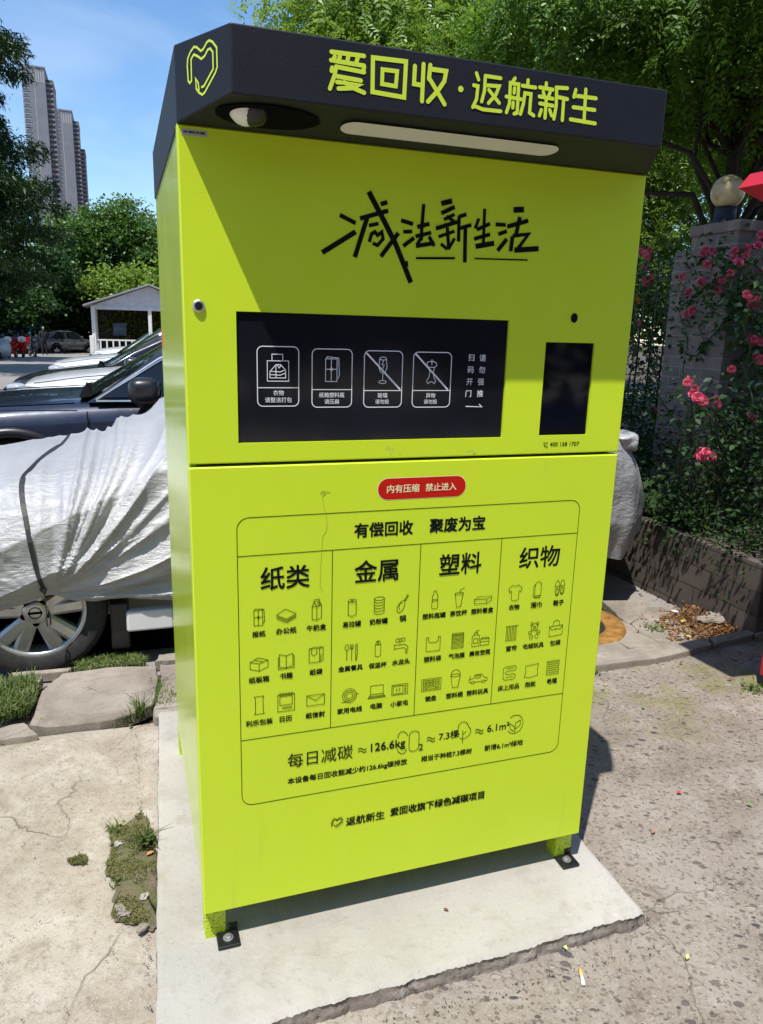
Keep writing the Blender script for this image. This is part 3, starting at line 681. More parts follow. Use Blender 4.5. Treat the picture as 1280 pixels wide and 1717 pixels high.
def build_kiosk():
    K = kiosk
    bd = MB(); bd.bbox((0.004, 0.034, ZB), (KW - 0.004, KD, ZT - 0.012), 0.003)
    bd.box((0.02, 0.026, ZB + 0.01), (KW - 0.02, 0.0345, ZTOP), 1)
    bd.build('body', [M['limeside'], M['gap']], K)
    # openings measured on the front plane
    F0 = Sheet((0, 0, 0), (1, 0, 0), (0, 0, 1))
    hx0, hx1 = 0.0983 * S, 0.6856 * S; hz0, hz1 = ZB + 1.0905 * S, ZB + 1.3453 * S
    sA, sB, sC, sD = F0.px(917, 574), F0.px(999, 575), F0.px(903, 730), F0.px(984, 729)
    sx0, sx1, sz0, sz1 = (sA[0] + sC[0]) / 2, (sB[0] + sD[0]) / 2, (sC[1] + sD[1]) / 2, (sA[1] + sB[1]) / 2
    up = door_panel(0, KW, ZS + 0.0035, ZTOP, [(hx0, hx1, hz0, hz1), (sx0, sx1, sz0, sz1)]).build('upper_panel', M['lime'], K)
    lo = door_panel(0, KW, ZB, ZS - 0.0035, []).build('lower_door', M['lime'], K)
    # deposit hatch
    h = MB(); h.bbox((hx0 + .001, 0.006, hz0 + .001), (hx1 - .001, 0.0115, hz1 - .001), 0.001); hatch = h.build('deposit_hatch', M['glass'], K)
    s = MB(); s.bbox((sx0 + .001, 0.006, sz0 + .001), (sx1 - .001, 0.0115, sz1 - .001), 0.001); scr = s.build('touch_screen', M['screen'], K)
    bz = MB(); bz.box((sx0 + .002, 0.0052, sz0 + .001), (sx1 - .002, 0.006, sz0 + 0.012)); bz.build('screen_bezel', M['gap'], scr)
    # hatch print
    G = Sheet((0, 0.006, 0), (1, 0, 0), (0, 0, 1)); q = lambda x, y: (380 + x / 2.56, 500 + y / 2.56)
    for (x0, y0, x1, y1, yd, sl_, ic, cx, cy, w_, h_) in ((132, 207, 310, 463, 384, None, 'clothes', 221, 297, 92, 118), (367, 218, 538, 467, 392, None, 'paper', 453, 307, 70, 112),
                                                  (590, 226, 753, 467, 396, ((598, 232), (745, 392)), 'goblet', 671, 311, 48, 108), (800, 232, 962, 467, 396, ((812, 238), (950, 393)), 'core', 880, 317, 52, 104)):
        A, B = G.px(*q(x0, (y0 + y1) / 2)), G.px(*q(x1, (y0 + y1) / 2)); T, D = G.px(*q((x0 + x1) / 2, y0)), G.px(*q((x0 + x1) / 2, y1))
        G.stroke(G.rrect(A[0], D[1], B[0], T[1], 0.012), 0.0020, closed=True)
        zz = G.px(*q((x0 + x1) / 2, yd))[1]; G.stroke([(A[0], zz), (B[0], zz)], 0.0018)
        if sl_: G.stroke([G.px(*q(*sl_[0])), G.px(*q(*sl_[1]))], 0.0040)
        c = q(cx, cy); icon(G, ic, c[0], c[1], w_ / 2.56, h_ / 2.56, 0, 0.0016)
    for t, a, b in (('衣物', (200, 416), (246, 417)), ('请整洁打包', (165, 446), (280, 447)), ('纸箱塑料瓶', (397, 424), (505, 426)), ('请压扁', (420, 452), (482, 454)), ('玻璃', (648, 427), (690, 427)), ('请勿投', (638, 453), (697, 453)), ('异物', (856, 427), (895, 427)), ('请勿投', (846, 453), (903, 453))):
        G.tpx(t, q(*a), q(*b), 8.6, 0, 0.05)
    for t, x, y in (('扫', 1052, 253), ('码', 1048, 305), ('开', 1044, 357), ('门', 1040, 408), ('请', 1100, 255), ('勿', 1097, 306), ('强', 1092, 357), ('推', 1088, 408)):
        c = G.px(*q(x, y)); G.text(t, c[0] - 0.0085, c[0] + 0.0085, c[1] - 0.0085, 0.0155, 0, 0.0001)
    G.stroke([G.px(*q(1026, 464)), G.px(*q(1096, 466)), G.px(*q(1084, 454))], 0.0024)
    G.build('hatch_pictograms', M['whiteprint'], hatch)
    # handwritten slogan
    U = Sheet((0, 0, 0), (1, 0, 0), (0, 0, 1)); q = lambda p: (520 + p[0] / 3.2, 300 + p[1] / 3.2)
    for wd, *pts in ((22, (160, 193), (245, 237)), (26, (65, 395), (245, 283)), (22, (268, 212), (420, 170)), (24, (308, 203), (240, 420)), (18, (316, 250), (368, 239)), (18, (318, 338), (330, 295), (348, 284), (362, 302), (385, 285), (392, 322), (362, 356), (336, 344)),
                     (28, (315, 68), (400, 230), (460, 350), (541, 556)), (22, (379, 136), (415, 124)), (22, (474, 290), (380, 416)),
                     (20, (488, 222), (553, 242)), (18, (500, 283), (548, 282)), (20, (500, 360), (558, 316)), (18, (610, 135), (600, 258), (596, 330)), (20, (575, 258), (641, 240)), (18, (566, 308), (650, 288)), (20, (568, 360), (668, 344)), (18, (604, 300), (574, 355)), (18, (638, 308), (666, 360)),
                     (24, (704, 132), (762, 118)), (20, (704, 184), (776, 150)), (16, (718, 218), (775, 190)), (16, (732, 200), (770, 226)), (20, (675, 266), (790, 230)), (16, (690, 310), (776, 280)), (18, (737, 260), (744, 370)), (16, (738, 378), (702, 348)), (16, (742, 378), (776, 318)),
                     (18, (798, 202), (840, 190)), (18, (800, 200), (797, 336)), (18, (800, 266), (866, 246)), (20, (834, 252), (830, 448)),
                     (16, (906, 212), (886, 266)), (16, (937, 160), (930, 350)), (18, (894, 272), (966, 240)), (18, (880, 322), (966, 297)), (24, (888, 362), (988, 345)),
                     (26, (1092, 166), (1148, 164)), (18, (996, 244), (1050, 247)), (18, (1010, 297), (1056, 280)), (20, (1006, 385), (1056, 322)), (20, (1058, 256), (1171, 224)), (20, (1126, 204), (1104, 304)), (20, (1086, 308), (1076, 388)), (18, (1086, 306), (1172, 296), (1112, 378)), (24, (1096, 382), (1226, 374)),
                     (11, (568, 425), (777, 425)), (7, (882, 427), (1167, 435)), (18, (515, 440), (520, 470))):
        U.spx([q(p) for p in pts], wd / 3.2, 0)
    U.build('slogan_lettering', M['black'], up)
    # hotline, barcode, small prints
    T = Sheet((0, 0, 0), (1, 0, 0), (0, 0, 1)); q = lambda x, y: (840 + x / 5.333, 480 + y / 5.333)
    T.tpx('400 158 1707', q(438, 1431), q(698, 1424), 6.6, 0, 0.2); c = q(400, 1418); icon(T, 'phone', c[0], c[1], 7.4, 9, 0, 0.0011)
    T.build('hotline_lettering', M['line'], up)
    B = Sheet((0, 0, 0), (1, 0, 0), (0, 0, 1)); P = [B.px(*p) for p in ((299.5, 209), (347, 214), (346, 229), (300.5, 226))]
    x0, x1, z0, z1 = 0.008, P[1][0], (P[2][1] + P[3][1]) / 2, P[0][1] - 0.006
    B.poly([(x0, z0), (x1, z0), (x1, z1), (x0, z1)], 0, 0.0005); r_ = random.Random(3); x = x0 + 0.004
    while x < x1 - 0.006:
        w_ = r_.choice((.0008, .0012, .002)); B.poly([(x, z0 + .004), (x + w_, z0 + .004), (x + w_, z1 - .003), (x, z1 - .003)], 1, 0.0011); x += w_ + r_.choice((.0007, .001, .0018))
    B.build('barcode_sticker', [M['sticker'], M['black']], up)
    c = F0.px(333, 513); lk = MB(); lk.lathe([(0.0001, -0.006), (0.0105, -0.006), (0.0128, -0.004), (0.0132, 0.0)], (c[0], 0, c[1]), 'y', 24, smooth=False); lock = lk.build('lock', M['steel'], up)
    k = MB(); k.lathe([(0.0001, -0.0075), (0.0078, -0.0072), (0.0082, -0.006)], (c[0], 0, c[1]), 'y', 20, smooth=False); k.box((c[0] - .001, -0.0085, c[1] - .004), (c[0] + .001, -0.0074, c[1] + .004)); k.build('key_cylinder', M['blackp'], lock)
    c = F0.px(963, 533); E = Sheet((0, 0, 0), (1, 0, 0), (0, 0, 1)); E.poly([(c[0] + .0122 * math.cos(t), c[1] + .0142 * math.sin(t)) for t in np.linspace(0, 2 * np.pi, 28, endpoint=False)], 0, .0006); E.poly([(c[0] + .0098 * math.cos(t), c[1] + .0118 * math.sin(t)) for t in np.linspace(0, 2 * np.pi, 28, endpoint=False)], 1, .0012)
    E.build('camera_lens', [M['limeprint'], M['black']], up)
    sm = Sheet((0, 0, 0), (1, 0, 0), (0, 0, 1)); r_ = random.Random(8)
    for cx, cy, n_, wx in ((655, 752, 16, 9), (793, 757, 12, 12), (700, 762, 5, 30)):
        for _ in range(n_):
            x, y = r_.gauss(cx, wx * .6), r_.gauss(cy, 2.5); sm.spx([(x, y), (x + r_.uniform(-3, 3), y + r_.uniform(-2, 2) + .3)], r_.uniform(.5, 1.4), 0)
    sm.build('scuff_marks', M['scuff'], up)
    # lower door print: table, pictograms, words
    D = Sheet((0, 0, 0), (1, 0, 0), (0, 0, 1)); LW = 0.0017
    zz = [ZB + v * S for v in (0.9367, 0.8548, 0.4314, 0.2676)]; xl, xr = 0.0915 * S, 0.906 * S
    D.stroke(D.rrect(xl, zz[3], xr, zz[0], 0.028, 8), LW, 1, closed=True); D.stroke([(xl, zz[1]), (xr, zz[1])], LW, 1); D.stroke([(xl, zz[2]), (xr, zz[2])], LW, 1)
    for t_, b_ in (((558, 922), (554, 1219)), ((704, 912), (696, 1198)), ((841, 902), (824, 1179))):
        xx = (D.px(*t_)[0] + D.px(*b_)[0]) / 2; D.stroke([(xx, zz[1]), (xx, zz[2])], LW, 1)
    z1 = lambda x, y: (390 + x / 4, 780 + y / 4); z2 = lambda x, y: (690 + x / 4, 780 + y / 4); z3 = lambda x, y: (390 + x / 4, 1060 + y / 4); z4 = lambda x, y: (690 + x / 4, 1060 + y / 4)
    D.tpx('有偿回收', z1(818, 482), z1(1207, 462), 25, 0, 0.9); D.tpx('聚废为宝', z2(122, 450), z2(490, 428), 24, 0, 0.9)
    for t, f, a, b, h_ in (('纸类', z1, (190, 832), (515, 815), 36), ('金属', z1, (818, 784), (1108, 768), 35), ('塑料', z2, (188, 735), (465, 718), 34), ('织物', z2, (722, 690), (988, 672), 33)):
        D.tpx(t, f(*a), f(*b), h_, 0, 0.75)
    for t, f, a, b in (('报纸', z1, (133, 1155), (220, 1147)), ('办公纸', z1, (293, 1135), (428, 1122)), ('牛奶盒', z1, (498, 1112), (627, 1102)), ('易拉罐', z1, (738, 1088), (860, 1078)), ('奶粉罐', z1, (920, 1070), (1040, 1060)),
                       ('塑料瓶罐', z2, (75, 1033), (228, 1021)), ('茶饮杯', z2, (258, 1014), (372, 1004)), ('塑料餐盒', z2, (400, 999), (547, 986)), ('衣物', z2, (652, 972), (722, 965)), ('围巾', z2, (802, 957), (872, 950)), ('鞋子', z2, (950, 942), (1020, 935)),
                       ('窗帘', z2, (634, 1250), (704, 1242)), ('毛绒玩具', z2, (747, 1234), (885, 1218)), ('包袋', z2, (928, 1211), (997, 1203)), ('纸板箱', z3, (110, 342), (245, 330)), ('书籍', z3, (317, 314), (402, 306)), ('纸袋', z3, (518, 288), (602, 280)),
                       ('金属餐具', z3, (710, 268), (872, 250)), ('保温杯', z3, (914, 244), (1032, 232)), ('水龙头', z3, (1070, 222), (1188, 210)), ('利乐包装', z3, (90, 634), (268, 611)), ('日历', z3, (317, 602), (398, 592)), ('纸信封', z3, (492, 579), (618, 564)),
                       ('家用电线', z3, (703, 550), (867, 530)), ('电脑', z3, (925, 517), (1002, 507)), ('小家电', z3, (1060, 500), (1176, 488)), ('塑料袋', z4, (83, 200), (197, 190)), ('气泡膜', z4, (248, 178), (355, 168)), ('美妆空瓶', z4, (388, 160), (527, 146)),
                       ('键盘', z4, (92, 465), (165, 457)), ('塑料桶', z4, (232, 445), (342, 433)), ('塑料玩具', z4, (370, 425), (513, 408)), ('床上用品', z4, (578, 394), (720, 375)), ('抱枕', z4, (760, 368), (830, 360)), ('毛毯', z4, (907, 348), (975, 338))):
        D.tpx(t, f(*a), f(*b), 10.2, 0, 0.42)
    c = z1(1138, 1045); D.tpx('锅', z1(1120, 1049), z1(1158, 1048), 10, 0, 0.42)
    for nme, f, cx, cy, w_, h_ in (('paper', z1, 177, 1022, 84, 120), ('sheets', z1, 361, 1012, 132, 100), ('milk', z1, 565, 970, 78, 138), ('can', z1, 802, 955, 76, 120), ('tin', z1, 984, 942, 80, 118), ('pan', z1, 1142, 928, 84, 120),
                               ('bottle', z2, 158, 900, 66, 124), ('cup', z2, 320, 890, 76, 118), ('lunchbox', z2, 480, 900, 114, 70), ('shirt', z2, 695, 852, 92, 108), ('scarf', z2, 846, 838, 72, 110), ('shoes', z2, 994, 824, 74, 108),
                               ('curtain', z2, 675, 1126, 84, 106), ('bear', z2, 824, 1108, 84, 106), ('handbag', z2, 970, 1092, 88, 108), ('box', z3, 178, 214, 126, 96), ('book', z3, 360, 192, 106, 104), ('bag', z3, 562, 156, 108, 112),
                               ('cutlery', z3, 797, 134, 88, 108), ('flask', z3, 976, 112, 62, 110), ('tap', z3, 1134, 92, 96, 104), ('pouch', z3, 179, 490, 84, 118), ('calendar', z3, 360, 466, 112, 124), ('envelope', z3, 557, 456, 118, 92),
                               ('coil', z3, 784, 424, 104, 102), ('laptop', z3, 968, 400, 112, 96), ('oven', z3, 1122, 384, 106, 84), ('carrier', z4, 146, 74, 92, 104), ('bubble', z4, 308, 54, 90, 106), ('cosmetic', z4, 465, 38, 114, 106),
                               ('keyboard', z4, 134, 348, 128, 92), ('bucket', z4, 296, 310, 76, 116), ('toycar', z4, 448, 312, 120, 82), ('bedding', z4, 657, 272, 90, 96), ('pillow', z4, 805, 256, 92, 90), ('blanket', z4, 950, 236, 82, 90)):
        c = f(cx, cy); icon(D, nme, c[0], c[1], w_ / 4, h_ / 4, 1, 0.0014)
    D.tpx('每日减碳', z3(370, 903), z3(805, 850), 25, 0, 0.0)
    D.tpx('126.6kg', z3(928, 797), z3(1157, 768), 13.5, 0, 0.35); D.tpx('7.3棵', z4(185, 724), z4(317, 704), 13.5, 0, 0.35); D.tpx('6.1m²', z4(508, 669), z4(655, 648), 14, 0, 0.35)
    for f, a, b in ((z3, (842, 795), (898, 786)), (z4, (103, 722), (158, 714)), (z4, (428, 668), (482, 660))):
        for dy in (-8, 10):
            p0, p1 = D.px(*f(a[0], a[1] + dy)), D.px(*f(b[0], b[1] + dy)); D.stroke([(p0[0] + (p1[0] - p0[0]) * t, p0[1] + (p1[1] - p0[1]) * t + 0.0035 * math.sin(t * 6.28)) for t in np.linspace(0, 1, 9)], 0.0022, 0)
    mm = lambda pts, f: [D.px(*f(*p)) for p in pts]
    D.stroke(mm([(1108, 712), (1114, 685), (1130, 668), (1148, 666), (1166, 676), (1174, 694)], z3), 0.0017, 1); D.stroke(mm([(1104, 778), (1110, 800), (1128, 814), (1148, 812), (1162, 796), (1166, 782)], z3), 0.0017, 1)
    A, Bq = D.px(*z3(1184, 736)), D.px(*z3(1250, 724)); zc = (A[1] + Bq[1]) / 2; D.stroke(D.rrect(A[0], zc - 0.030, Bq[0], zc + 0.030, 0.0125), 0.0017, 1, closed=True)
    D.tpx('2', z4(48, 793), z4(76, 790), 11, 1, 0.2)
    D.stroke(mm([(322, 690), (312, 668), (314, 640), (318, 620), (332, 604), (352, 600), (372, 606), (382, 628), (396, 648), (398, 670), (384, 692), (362, 708), (340, 714), (322, 708)], z4), 0.0017, 1); D.stroke(mm([(344, 655), (342, 745)], z4), 0.0017, 1); D.stroke(mm([(344, 690), (368, 664)], z4), 0.0017, 1)
    cc = D.px(*z4(695, 618)); D.stroke([(cc[0] + .0255 * math.cos(math.radians(t)), cc[1] + .0285 * math.sin(math.radians(t))) for t in np.linspace(-145, 130, 22)], 0.0017, 1)
    D.stroke(mm([(694, 668), (662, 650), (660, 614), (690, 632), (694, 668), (696, 640), (700, 610), (732, 588), (730, 622), (696, 650)], z4), 0.0017, 1)
    D.tpx('本设备每日回收能减少约126.6kg碳排放', z3(370, 1018), z3(1170, 888), 10.4, 0, 0.4); D.tpx('相当于种植7.3棵树', z4(65, 867), z4(403, 815), 9.8, 0, 0.4); D.tpx('新增6.1m²绿地', z4(490, 795), z4(745, 756), 9.6, 0, 0.4)
    D.tpx('返航新生', z3(762, 1295), z3(1018, 1252), 15.5, 0, 0.5); D.tpx('爱回收旗下绿色减碳项目', z3(1058, 1232), z4(485, 1112), 14.8, 0, 0.7)
    heart = [(.0, .0), (.0, .55), (.15, .95), (.35, .95), (.5, .75), (.68, .98), (.88, .95), (1, .6), (.92, .3), (.5, -.15), (.3, 0), (.22, .22)]
    heart2 = [(.12, .05), (.12, .55), (.25, .8), (.35, .78), (.5, .58), (.7, .8), (.84, .72), (.84, .4), (.5, .05), (.4, .1)]
    a0 = D.px(*z3(664, 1300)); b0 = D.px(*z3(740, 1270))
    for hh in (heart, heart2): D.stroke([(a0[0] + x * (b0[0] - a0[0]), a0[1] - 0.002 + y * 0.0235) for x, y in hh], 0.0018, 0)
    D.build('category_table', [M['black'], M['line']], lo)
    Rl = Sheet((0, 0, 0), (1, 0, 0), (0, 0, 1)); a = Rl.px(634, 820); b = Rl.px(781, 815); zc = (a[1] + b[1]) / 2
    Rl.poly(Rl.rrect(a[0] - .0015, zc - .0275, b[0] + .0015, zc + .0275, .0274, 12), 1, .0004); Rl.poly(Rl.rrect(a[0], zc - .026, b[0], zc + .026, .0259, 12), 0, .0008)
    wl_ = Rl.build('warning_label', [M['redlabel'], M['cream']], lo)
    Rt = Sheet((0, -0.0008, 0), (1, 0, 0), (0, 0, 1)); Rt.tpx('内有压缩', z1(1037, 184), z1(1252, 179), 13, 0, 0.3); Rt.tpx('禁止进入', z2(95, 173), z2(300, 165), 13, 0, 0.3); Rt.build('warning_lettering', M['cream'], wl_)
    st = Sheet((0, 0, 0), (1, 0, 0), (0, 0, 1))
    q = lambda p: (390 + p[0] / 4, 780 + p[1] / 4)
    st.spx([q(p) for p in ((605, 205), (603, 225), (610, 262), (628, 335), (634, 400), (628, 450), (606, 475), (600, 540), (597, 620), (588, 690), (592, 740), (586, 810), (602, 850))], 0.9, 0); st.spx([q(p) for p in ((592, 195), (600, 180), (618, 176), (622, 192), (606, 205))], 2.2, 0); st.spx([q(p) for p in ((622, 180), (655, 182))], 1.2, 0)
    st.build('dried_run', M['stain'], lo)
    # canopy
    cn = MB(); y0 = -CDp; a = CA
    out = [(0, 0), (a, y0), (KW - a, y0), (KW, 0)]
    bot = [(0, 0, ZTOP), (a, y0, ZN), (KW - a, y0, ZN), (KW, 0, ZTOP)]; top = [(x, y, ZT) for x, y in out]
    cn.add(bot + top, [(i, i + 1, 5 + i, 4 + i) for i in range(3)])
    cn.add(bot, [(3, 2, 1, 0)]); cn.add(top + [(KW, KD, ZT), (0, KD, ZT)], [(0, 1, 2, 3, 4, 5)])
    cn.add([(0, 0, ZTOP), (0, 0, ZT), (0, KD, ZT), (0, KD, ZTOP)], [(0, 1, 2, 3)]); cn.add([(KW, 0, ZTOP), (KW, 0, ZT), (KW, KD, ZT), (KW, KD, ZTOP)], [(3, 2, 1, 0)]); cn.add([(0, KD, ZTOP), (KW, KD, ZTOP), (KW, KD, ZT), (0, KD, ZT)], [(3, 2, 1, 0)])
    cn.add([(0, 0, ZTOP), (KW, 0, ZTOP), (KW, KD, ZTOP), (0, KD, ZTOP)], [(3, 2, 1, 0)])
    bm = bmesh.new(); me = bpy.data.meshes.new('canopy'); me.from_pydata(cn.v, [], cn.f); bm.from_mesh(me); bmesh.ops.remove_doubles(bm, verts=bm.verts, dist=1e-5); bmesh.ops.recalc_face_normals(bm, faces=bm.faces)
    bmesh.ops.bevel(bm, geom=[e for e in bm.edges if e.calc_face_angle(0) > 0.2], offset=0.003, segments=2, profile=0.5, affect='EDGES'); bm.to_mesh(me); bm.free(); me.materials.append(M['char'])
    canopy = link('canopy', me, K)
    sf_n = np.cross(np.array([1.0, 0, 0]), np.array([0, y0, ZN - ZTOP])); wv = np.array([0, y0, ZN - ZTOP]); wv = wv / np.linalg.norm(wv)
    SF = Sheet((0, 0, ZTOP), (1, 0, 0), -wv); SF.n = -SF.n if SF.n[2] > 0 else SF.n
    q = lambda x, y: (520 + x / 2.56, 60 + y / 2.56)
    SL = Sheet(SF.o, SF.u, SF.w); SL.n = SF.n
    pts = [SL.px(*q(*p)) for p in ((130, 385), (142, 370), (165, 361), (205, 361), (600, 407), (1035, 463), (1058, 470), (1063, 482), (1050, 496), (1015, 505), (975, 507), (600, 462), (180, 412), (150, 406), (132, 396))]
    x0, x1 = min(p[0] for p in pts), max(p[0] for p in pts); w0, w1 = np.median([p[1] for p in pts[3:6]]), np.median([p[1] for p in pts[10:13]]); lo_, hi_ = min(w0, w1), max(w0, w1)
    SL.poly(SL.rrect(x0, lo_, x1, hi_, (hi_ - lo_) / 2 * 0.98, 10), 0, 0.004); SL.build('light_panel', M['soffit'], canopy)
    SC_ = Sheet(SF.o, SF.u, SF.w); SC_.n = SF.n; c = SC_.px(452, 190); e = SC_.px(541, 196); rr = abs(e[0] - c[0]); wmid = -CDp * 0.52
    SC_.poly([(c[0] + rr * math.cos(t), wmid * -1 * -1 + 0.052 * math.sin(t)) if False else (c[0] + rr * math.cos(t), -wmid * -1 + 0.054 * math.sin(t)) for t in np.linspace(0, 2 * np.pi, 40, endpoint=False)], 0, 0.003)
    rec = SC_.build('camera_recess', M['gap'], canopy)
    ctr = SF.o + (SC_.px(418, 176)[0]) * SF.u + (wmid) * SF.w - 0.014 * SF.n
    cmb = MB(); R_ = 0.036
    cmb.lathe([(R_ * math.sin(t), -R_ * math.cos(t)) for t in np.linspace(0.02, np.pi * 0.62, 14)], ctr, 'z', 28); camo = cmb.build('security_camera', M['white'], canopy)
    ln = MB(); d0 = np.array([0.80, -0.42, -0.38]); d0 /= np.linalg.norm(d0); ln.tube([ctr + d0 * t for t in (0.010, 0.026, 0.040, 0.043)], [0.033, 0.029, 0.021, 0.016], 20); ln.build('camera_eye', M['blackp'], camo)
    # canopy lettering with round stroke ends
    CS = Sheet((0, -CDp, 0), (1, 0, 0), (0, 0, 1)); q = lambda p: (520 + p[0] / 2.56, 60 + p[1] / 2.56)
    for pts in (((92, 68), (232, 86)), ((90, 104), (232, 128)), ((128, 86), (124, 104)), ((164, 90), (160, 108)), ((205, 92), (198, 116)), ((106, 88), (100, 104)),
                ((112, 132), (232, 156)), ((112, 132), (105, 170), (85, 226)), ((95, 137), (92, 150)), ((232, 134), (228, 156)), ((118, 174), (218, 192)), ((116, 198), (216, 210), (180, 224), (122, 226)), ((148, 200), (190, 226), (232, 244)),
                ((450, 130), (446, 206), (478, 212)), ((487, 122), (480, 280)), ((516, 126), (510, 185)), ((514, 142), (584, 152), (576, 195), (548, 236), (506, 282)), ((510, 180), (540, 230), (577, 294)),
                ((714, 160), (723, 188)), ((702, 212), (720, 216), (714, 272), (698, 306)), ((702, 300), (742, 316), (818, 324)), ((752, 172), (818, 182)), ((752, 172), (748, 236), (736, 282)), ((758, 212), (812, 216), (798, 252), (766, 288)), ((768, 232), (812, 288)),
                ((880, 182), (868, 200)), ((843, 328), (856, 290), (860, 202), (896, 208), (889, 330), (876, 334)), ((842, 260), (906, 272)), ((878, 224), (876, 244)), ((872, 286), (870, 308)), ((936, 190), (934, 212)), ((912, 214), (968, 222)), ((903, 335), (916, 290), (922, 246), (948, 250), (942, 330), (960, 342)),
                ((1014, 203), (1013, 222)), ((986, 221), (1042, 231)), ((1001, 240), (1004, 254)), ((1030, 242), (1024, 258)), ((984, 260), (1042, 270)), ((986, 290), (1042, 300)), ((1014, 264), (1008, 352)), ((992, 318), (984, 342)), ((1028, 318), (1036, 342)),
                ((1056, 222), (1104, 225)), ((1058, 222), (1056, 300), (1046, 356)), ((1060, 262), (1104, 272)), ((1088, 272), (1082, 362)), ((1140, 232), (1132, 262)), ((1184, 230), (1176, 370)), ((1134, 256), (1228, 268)), ((1130, 306), (1222, 318)), ((1118, 358), (1224, 376))):
        thin = pts[0][0] > 690
        CS.spx([q(p) for p in pts], 5.3 if thin else 6.7, 0, round_=True)
    for pts, w_ in ((((270, 93), (412, 110), (404, 264), (268, 240)), 6.9), (((311, 144), (374, 152), (368, 216), (309, 206)), 6.3)):
        CS.spx([q(p) for p in pts], w_, 0, closed=True)
    cc = CS.px(*q((647, 228))); CS.poly([(cc[0] + .0058 * math.cos(t), cc[1] + .0058 * math.sin(t)) for t in np.linspace(0, 2 * np.pi, 16, endpoint=False)])
    CS.build('sign_lettering', M['limeprint'], canopy)
    L_ = math.hypot(CA, CDp); uu = np.array([CA, -CDp, 0]) / L_; LG = Sheet((0, 0, 0), uu, (0, 0, 1)); q = lambda p: (240 + p[0] / 3.765, 30 + p[1] / 3.765)
    for pts in (((297, 412), (287, 396), (281, 300), (284, 255), (300, 215), (322, 182), (340, 184), (366, 208), (382, 196), (405, 152), (420, 141), (440, 150), (466, 185), (470, 310), (458, 345), (392, 468), (376, 484), (354, 470), (338, 446), (333, 382), (350, 410), (355, 455)),
                ((297, 412), (308, 396), (305, 260), (322, 230), (345, 240), (370, 258), (392, 238), (410, 200), (426, 192), (442, 215), (445, 320), (386, 430), (372, 436))):
        LG.spx([q(p) for p in pts], 2.6, 0, mppx=0.00155, round_=True)
    LG.build('heart_logo', M['limeprint'], canopy)
    # side sticker, legs, brackets
    s = MB(); p = gx(273.5, 570, 0.004); s.box((0.0025, p[1] - .02, p[2] - .022), (0.0045, p[1] + .05, p[2] + .028)); s.build('side_sticker', M['orange'], K)
    for lx, ly in ((0.003, 0.03), (KW - 0.058, 0.03), (0.003, KD - 0.058), (KW - 0.058, KD - 0.058)):
        lg = MB(); lg.bbox((lx, ly, SLAB_Z - 0.004), (lx + 0.055, ly + 0.055, ZB + 0.005), 0.004); leg = lg.build('leg', M['leg'], K)
        if ly < 0.5:
            bx = lx + 0.028 if lx < 0.5 else lx - 0.002
            br = MB(); br.bbox((bx, ly - 0.052, SLAB_Z - 0.001), (bx + 0.058, ly + 0.004, SLAB_Z + 0.009), 0.003); br.bbox((bx + .034, ly - 0.0015, SLAB_Z + 0.004), (bx + 0.058, ly + 0.006, SLAB_Z + 0.030), 0.002)
            br.build('anchor_bracket', M['blackp'], leg)
            bo = MB(); cxx, cyy = bx + 0.029, ly - 0.024; bo.lathe([(0.0135, 0.0085), (0.0135, 0.0112), (0.009, 0.0115)], (cxx, cyy, SLAB_Z), 'z', 20, smooth=False); bo.lathe([(0.0092, 0.011), (0.0092, 0.017), (0.008, 0.018), (0.0001, 0.018)], (cxx, cyy, SLAB_Z), 'z', 6, smooth=False); bo.build('anchor_bolt', M['steel'], leg)


build_kiosk()


# ---------------------------------------------------------------- ground
def roadz(y): return -0.045 - max(0.0, y - 9.0) * 0.0105


def wobble(P, amp, n=3, seed=0):
    r = np.random.default_rng(seed); P = [np.asarray(p, float) for p in P]; out = []
    for i in range(len(P)):
        a, b = P[i], P[(i + 1) % len(P)]
        for k in range(n): out.append(a + (b - a) * k / n + (r.normal(0, amp, len(a)) if True else 0))
    return out


def fbm(x, y, seed=0, oct=4):
    r = np.random.default_rng(seed); s = 0.0; a = 1.0
    for o in range(oct):
        for _ in range(3):
            k = r.normal(0, 1, 2) * (1.9 ** o); s = s + a * np.sin(k[0] * x + k[1] * y + r.uniform(0, 6.28)) / 3
        a *= 0.55
    return s


def structure(o): o['kind'] = 'structure'; return o


